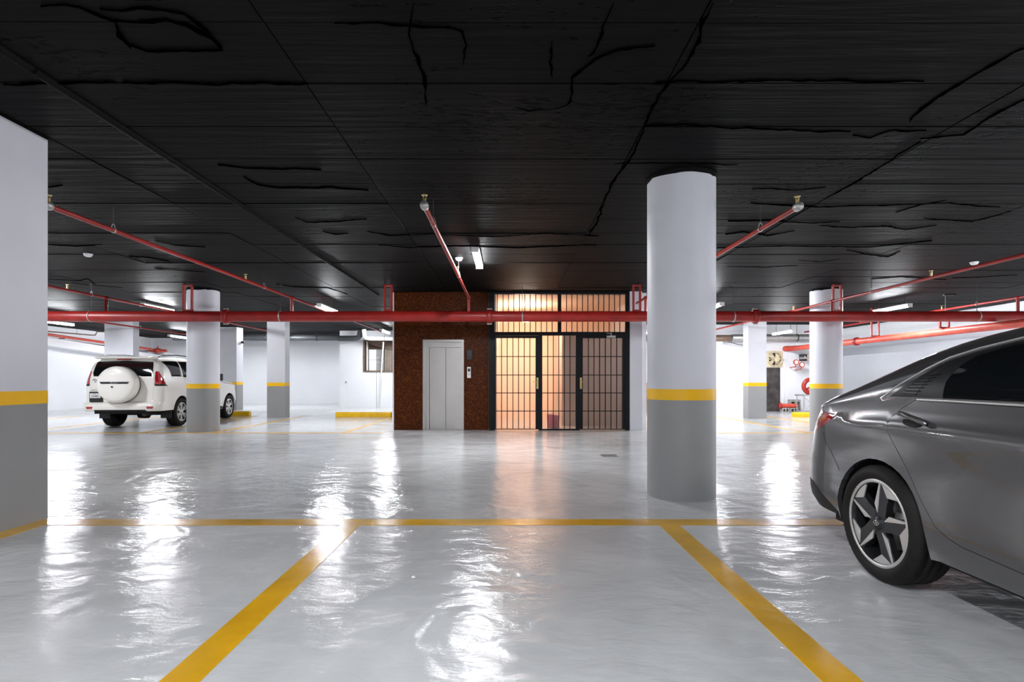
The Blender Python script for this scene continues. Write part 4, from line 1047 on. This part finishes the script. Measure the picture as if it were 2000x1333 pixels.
lamp_o = [('s', .60, .860), ('s', .70, .895), ('s', .69, .918), ('s', .62, .922), ('s', .56, .885)]
diff = [('s', .77, .20), ('s', .765, .305), ('s', .66, .362), ('s', .56, .410), ('s', .46, .445), ('r', .60, .455), ('r', .0, .46), ('r', .0, .20), ('r', .6, .20)]
build_skin(S1, sedan, [
    ('rear_door', sd(dr), M['carp_g'], .0035, .03, None),
    ('front_door', sd(fd), M['carp_g'], .0035, .03, None),
    ('window_trim', sd(dlo), M['carp_g'], 0, .01, None),
    ('window_surround', sd(dlo_in), M['trim'], 0, .012, None),
    ('quarter_panel_insert', sd(qg), M['black_pl'], .003, .006, None),
    ('rear_window_pane', sd(rg), M['tint'], .004, .01, None),
    ('front_window_pane', sd(fg), M['tint'], .004, .01, None),
    ('tail_lamp', lamp, M['lampr'], .002, .03, None),
    ('indicator_lens', lamp_o, M['lampo'], .0, .005, 'tail_lamp'),
    ('diffuser', diff, M['trim'], .002, .03, None),
    ('rear_screen', [('u', .55, .62), ('u', 1.35, .80), ('u', 1.42, 1.05), ('u', .45, 1.05)], M['tint'], .003, .01, None),
    ('windscreen', [('u', 3.05, .55), ('u', 3.85, .50), ('u', 3.90, 1.05), ('u', 2.85, 1.05)], M['tint'], .003, .01, None),
    ('head_lamp', [('s', 4.55, .62), ('s', 4.80, .60), ('s', 4.83, .70), ('s', 4.5, .74)], M['lampc'], .003, .02, None),
    (None, arch_r, None, 0, 0, None), (None, arch_f, None, 0, 0, None)], None, ('body', M['carp_g']))
MB().box(.55, 4.4, -.80, .80, .20, .32).build('underbody', M['well'], sedan)
MB().box(.25, 4.5, -.60, .60, .32, .72).build('chassis_core', M['well'], sedan)
for xx in (AX, AXF): wheel_well(sedan, xx, WR, .385, .90, .60)
mount(sedan, sedan_wheel(WR), [(x, s*.823, WR) for x in (AX, AXF) for s in (-1, 1)])
# belt strip, handles, spoiler lip, mirrors, fuel seam
def on_side(S, x, z, off=0, sg=1):
    s, t = S.pt(('s', x, z)); p = S.pos(s, t)+S.nrm(s, t)*off; return Vector((p.x, p.y*sg, p.z))
for sg in (1, -1):
    MB().tube([on_side(S1, x, 1.046-.006*abs(x-1.6), .004, sg) for x in [1.43+.08*i for i in range(24)]], .007, 6).build('belt_strip', M['alloy_s'], sedan)
    MB().tube([on_side(S1, x, z, .003, sg) for x, z in [(1.165, 1.050), (1.27, 1.123), (1.394, 1.207), (1.475, 1.262), (1.60, 1.303), (1.79, 1.344), (2.2, 1.378), (2.6, 1.362), (2.95, 1.29)]], .004, 6).build('roof_strip', M['alloy_s'], sedan)
    for hx, z0 in ((1.335, .945), (2.40, .935)):
        cupm = MB(); n = 16
        ring_ = [on_side(S1, hx+.105+.075*math.cos(2*PI*i/n), z0-.012+.026*math.sin(2*PI*i/n), .0015, sg) for i in range(n)]
        cupm.add(ring_, [tuple(range(n))]); hd = MB()
        pts_ = [on_side(S1, hx+.005, z0+.020, .006, sg), on_side(S1, hx+.03, z0+.018, .030, sg), on_side(S1, hx+.08, z0+.010, .036, sg), on_side(S1, hx+.14, z0-.004, .034, sg), on_side(S1, hx+.19, z0-.017, .026, sg), on_side(S1, hx+.205, z0-.021, .005, sg)]
        hd.tube(pts_, .0135, 10); h_ = hd.build('door_handle', M['carp_g'], sedan)
        cupm.build('handle_cup', M['well'], h_)
    m0 = on_side(S1, 3.22, 1.0, 0, sg); b = MB().box(-.09, .09, -.10, .10, -.06, .07)
    b.build('mirror', M['carp_g'], sedan, (m0.x+.02, m0.y-sg*.11, m0.z+.06), bevel=.03)
lipb = [S1.pos(s, S1.zb(S1.plan(s)[0])-.002)+Vector((-.012, 0, .004)) for s in [S1.s1*.0+i*.04 for i in range(24)]]
pts_ = [Vector((p.x, -p.y, p.z)) for p in reversed(lipb[1:])]+lipb
MB().tube(pts_, .013, 8).build('spoiler_lip', M['carp_g'], sedan)
for sg in (1, -1):                                         # bumper seam
    MB().tube([on_side(S1, x, z, -.0015, sg) for x, z in [(.635, .80), (.65, .739), (.684, .707), (.74, .64), (.797, .577)]], .0028, 5).build('bumper_seam', M['ink'], sedan)
for i in range(7):
    MB().tube([on_side(S1, 1.305+.018*i, 1.075+.0155*i, .003), on_side(S1, 1.415+.0165*i, 1.073+.0175*i, .003)], .0022, 5).build('insert_rib', M['trim'], sedan)

# ------------------------------------------------------------------ white off-roader
UA = math.radians(94.5)
UX, UY = -8.93, 12.55
suv = thing('white_suv', 'white off-road car with a covered spare wheel on its tailgate', 'car', (UX, UY, 0), UA)
UAX, UWB, UR = .95, 2.72, .348
S2 = CarSurf(4.42, .868, .17, .40,
    zs=interp([(0, .42), (.5, .42), (.7, .38), (3.9, .38), (4.1, .40), (4.42, .44)]),
    zb=interp([(0, 1.20), (2.6, 1.19), (3.0, 1.15), (3.3, 1.09), (4.0, 1.0), (4.42, .86)]),
    zt=interp([(0, 1.665), (.4, 1.695), (1.4, 1.71), (2.2, 1.68), (2.5, 1.62), (2.8, 1.44), (3.1, 1.24), (3.3, 1.16), (3.9, 1.09), (4.42, .93)]),
    prof=interp([(.3, .96), (.45, .985), (.65, .99), (.85, .985), (1.0, .995), (1.10, .985), (1.2, .955)]),
    shift=interp([(.40, -.04), (.45, -.09), (.58, -.10), (.615, -.07), (.635, .0), (.9, .0), (1.2, .01), (1.35, .05), (1.7, .17)]),
    fshift=interp([(.3, -.1), (.6, 0), (1.0, -.05), (1.3, -.1)]), p=5.0, tumble=.12, fall=.5)
aR = [('s', UAX+.405, .2)]+arc(UAX, UR, .405, 0, PI)+[('s', UAX-.405, .2)]
aF = [('s', UAX+UWB+.405, .2)]+arc(UAX+UWB, UR, .405, 0, PI)+[('s', UAX+UWB-.405, .2)]
rw = [('r', 0, 1.225), ('r', .64, 1.225), ('r', .66, 1.30), ('r', .61, 1.57), ('r', .0, 1.59)]
gate = [('r', 0, .628), ('r', .66, .628), ('r', .69, 1.2), ('r', .665, 1.35), ('r', .63, 1.60), ('r', 0, 1.61)]
tl = [('r', .705, 1.02), ('r', .71, 1.20), ('r', .70, 1.345), ('r', .76, 1.345), ('s', .10, 1.335), ('s', .13, 1.20), ('s', .20, 1.08), ('s', .20, 1.02)]
tlb = [('r', .72, 1.0), ('r', .72, 1.045), ('s', .17, 1.055), ('s', .30, 1.0)]
refl = [('r', .60, .475), ('r', .58, .53), ('r', .74, .53), ('r', .72, .475)]
skirt = [('r', 0, .38), ('r', 0, .455), ('r', .55, .455), ('r', .62, .38)]
W_ = [('s', .28, 1.575), ('s', .62, 1.60), ('s', .98, 1.605), ('s', .98, 1.225), ('s', .52, 1.225)]
build_skin(S2, suv, [
    ('tailgate', gate, M['carp_w'], .004, .03, None),
    ('rear_window_pane', rw, M['tint'], .003, .01, None),
    ('tail_lamp', tl, M['lampr'], .003, .02, None),
    ('lamp_base', tlb, M['black_pl'], 0, .01, None),
    ('reflector', refl, M['lampr'], .002, .01, None),
    ('lower_skirt', skirt, M['black_pl'], .0, .01, None),
    ('quarter_window_pane', W_, M['tint'], .003, .01, None),
    ('rear_door', sd([(1.06, 1.19), (1.2, .8), (1.42, .55), (1.46, .43), (1.95, .43), (1.95, 1.19)]), M['carp_w'], .004, .02, None),
    ('front_door', sd([(1.97, 1.19), (1.97, .43), (2.85, .43), (2.95, .7), (2.95, 1.15), (2.90, 1.17)]), M['carp_w'], .004, .02, None),
    ('rear_door_pane', sd([(1.03, 1.605), (1.90, 1.61), (1.90, 1.222), (1.06, 1.222)]), M['tint'], .003, .01, None),
    ('front_door_pane', sd([(1.98, 1.60), (2.25, 1.57), (2.45, 1.50), (2.85, 1.222), (1.98, 1.222)]), M['tint'], .003, .01, None),
    ('windscreen', [('u', 2.50, .75), ('u', 3.02, .72), ('u', 3.05, 1.05), ('u', 2.45, 1.05)], M['tint'], .003, .01, None),
    ('head_lamp', [('s', 4.05, .86), ('s', 4.30, .82), ('s', 4.36, .92), ('s', 4.0, .99)], M['lampc'], .003, .02, None),
    (None, aR, None, 0, 0, None), (None, aF, None, 0, 0, None)], None, ('body', M['carp_w']), ds=.05)
MB().box(.02, 4.2, -.62, .62, .36, .50).build('underbody', M['well'], suv)
MB().box(.15, 4.1, -.55, .55, .50, .95).build('chassis_core', M['well'], suv)
MB().cyl((UAX, -.7, .33), (UAX, .7, .33), .06, n=10).lathe([(0, -.14), (.14, -.1), (.14, .1), (0, .14)], 'y', 14, (UAX, .05, .33)).build('axle', M['well'], suv)
MB().cyl((.05, -.45, .34), (.9, -.45, .36), .045, n=10).build('exhaust', M['rod'], suv)
for s in (-1, 1): MB().box(.50, .53, s*.70-.12, s*.70+.12, .22, .44).build('mud_flap', M['black_pl'], suv)
for xx in (UAX, UAX+UWB): wheel_well(suv, xx, UR, .415, .82, .52)
mount(suv, suv_wheel(UR), [(x, s*.74, UR) for x in (UAX, UAX+UWB) for s in (-1, 1)])
cov = MB().lathe([(0, -.30), (.20, -.297), (.34, -.283), (.395, -.255), (.418, -.21), (.42, -.05), (.40, -.0), (0, 0)], 'x', 40, (-.015, .0, 1.035)).build('spare_wheel_cover', M['carp_w'], suv)
MB().prism([(-.29, 1.055), (.27, 1.055), (.30, 1.10), (-.33, 1.10)], -.318, -.295, 'yz').build('badge_strip', M['alloy_b'], cov)
MB().lathe([(.421, -.035), (.428, -.035), (.428, -.02), (.421, -.02)], 'x', 40, (-.015, 0, 1.035)).build('cover_seam', M['ink'], cov)
MB().lathe([(0, -.32), (.018, -.318), (.02, -.29)], 'x', 12, (-.015, .03, .985)).build('cover_lock', M['ink'], cov)
def rear_text(body, size, y, z, x, m, name, parent):
    return link(name, text_mesh(body, size, name), m, parent, (x, y, z), (PI/2, 0, -PI/2))
rear_text('PRADO', .05, -.02, 1.0775, -.336, M['chrome'], 'badge_lettering', cov)
pp = MB().box(-.03, .0, .42, .70, .632, .87).build('plate_recess', M['black_pl'], suv)
pl_ = MB().box(-.038, -.030, .455, .685, .725, .835).build('number_plate', M['plate'], suv, bevel=.003)
rear_text('55482', .066, .57, .765, -.040, M['ink'], 'plate_number', pl_)
rear_text('DUBAI   J', .026, .57, .815, -.040, M['ink'], 'plate_region', pl_)
rear_text('LANDCRUISER', .040, .56, .91, -.004, M['chrome'], 'badge_lettering', suv)
e = MB()
for rx, rz, cz in ((.065, .043, 0), (.022, .04, 0), (.043, .018, .016)):
    e.tube([(-.008, .585+rx*math.cos(a), 1.13+cz+rz*math.sin(a)) for a in [2*PI*i/20 for i in range(21)]], .006, 6)
e.build('emblem', M['chrome'], suv)
sp = MB().prism([(.10, 1.625), (-.02, 1.645), (-.02, 1.668), (.12, 1.70), (.40, 1.712), (.40, 1.66)], -.60, .60, 'xz').build('roof_spoiler', M['carp_w'], suv, bevel=.012)
MB().box(.06, .09, -.15, .15, 1.605, 1.632).build('brake_light', M['lampr'], sp)
for s in (-1, 1):
    MB().tube([(x, s*.62, z) for x, z in ((.35, 1.69), (.45, 1.74), (1.2, 1.765), (2.0, 1.745), (2.15, 1.69))], .014, 8).build('roof_rail', M['black_pl'], suv)
    p = on_side(S2, 2.72, 1.17, 0, -s)
    MB().box(-.07, .06, -.11, .11, -.05, .15).build('mirror', M['black_pl'], suv, (p.x, p.y+s*.12, p.z), bevel=.03)
    for hx in (1.20, 2.06):
        MB().tube([on_side(S2, hx, 1.08, .005, -s), on_side(S2, hx+.02, 1.08, .04, -s), on_side(S2, hx+.18, 1.08, .04, -s), on_side(S2, hx+.2, 1.08, .005, -s)], .014, 8).build('door_handle', M['carp_w'], suv)
    MB().box(1.42, 3.2, s*.80-.06, s*.80+.06, .30, .345).build('side_step', M['black_pl'], suv)
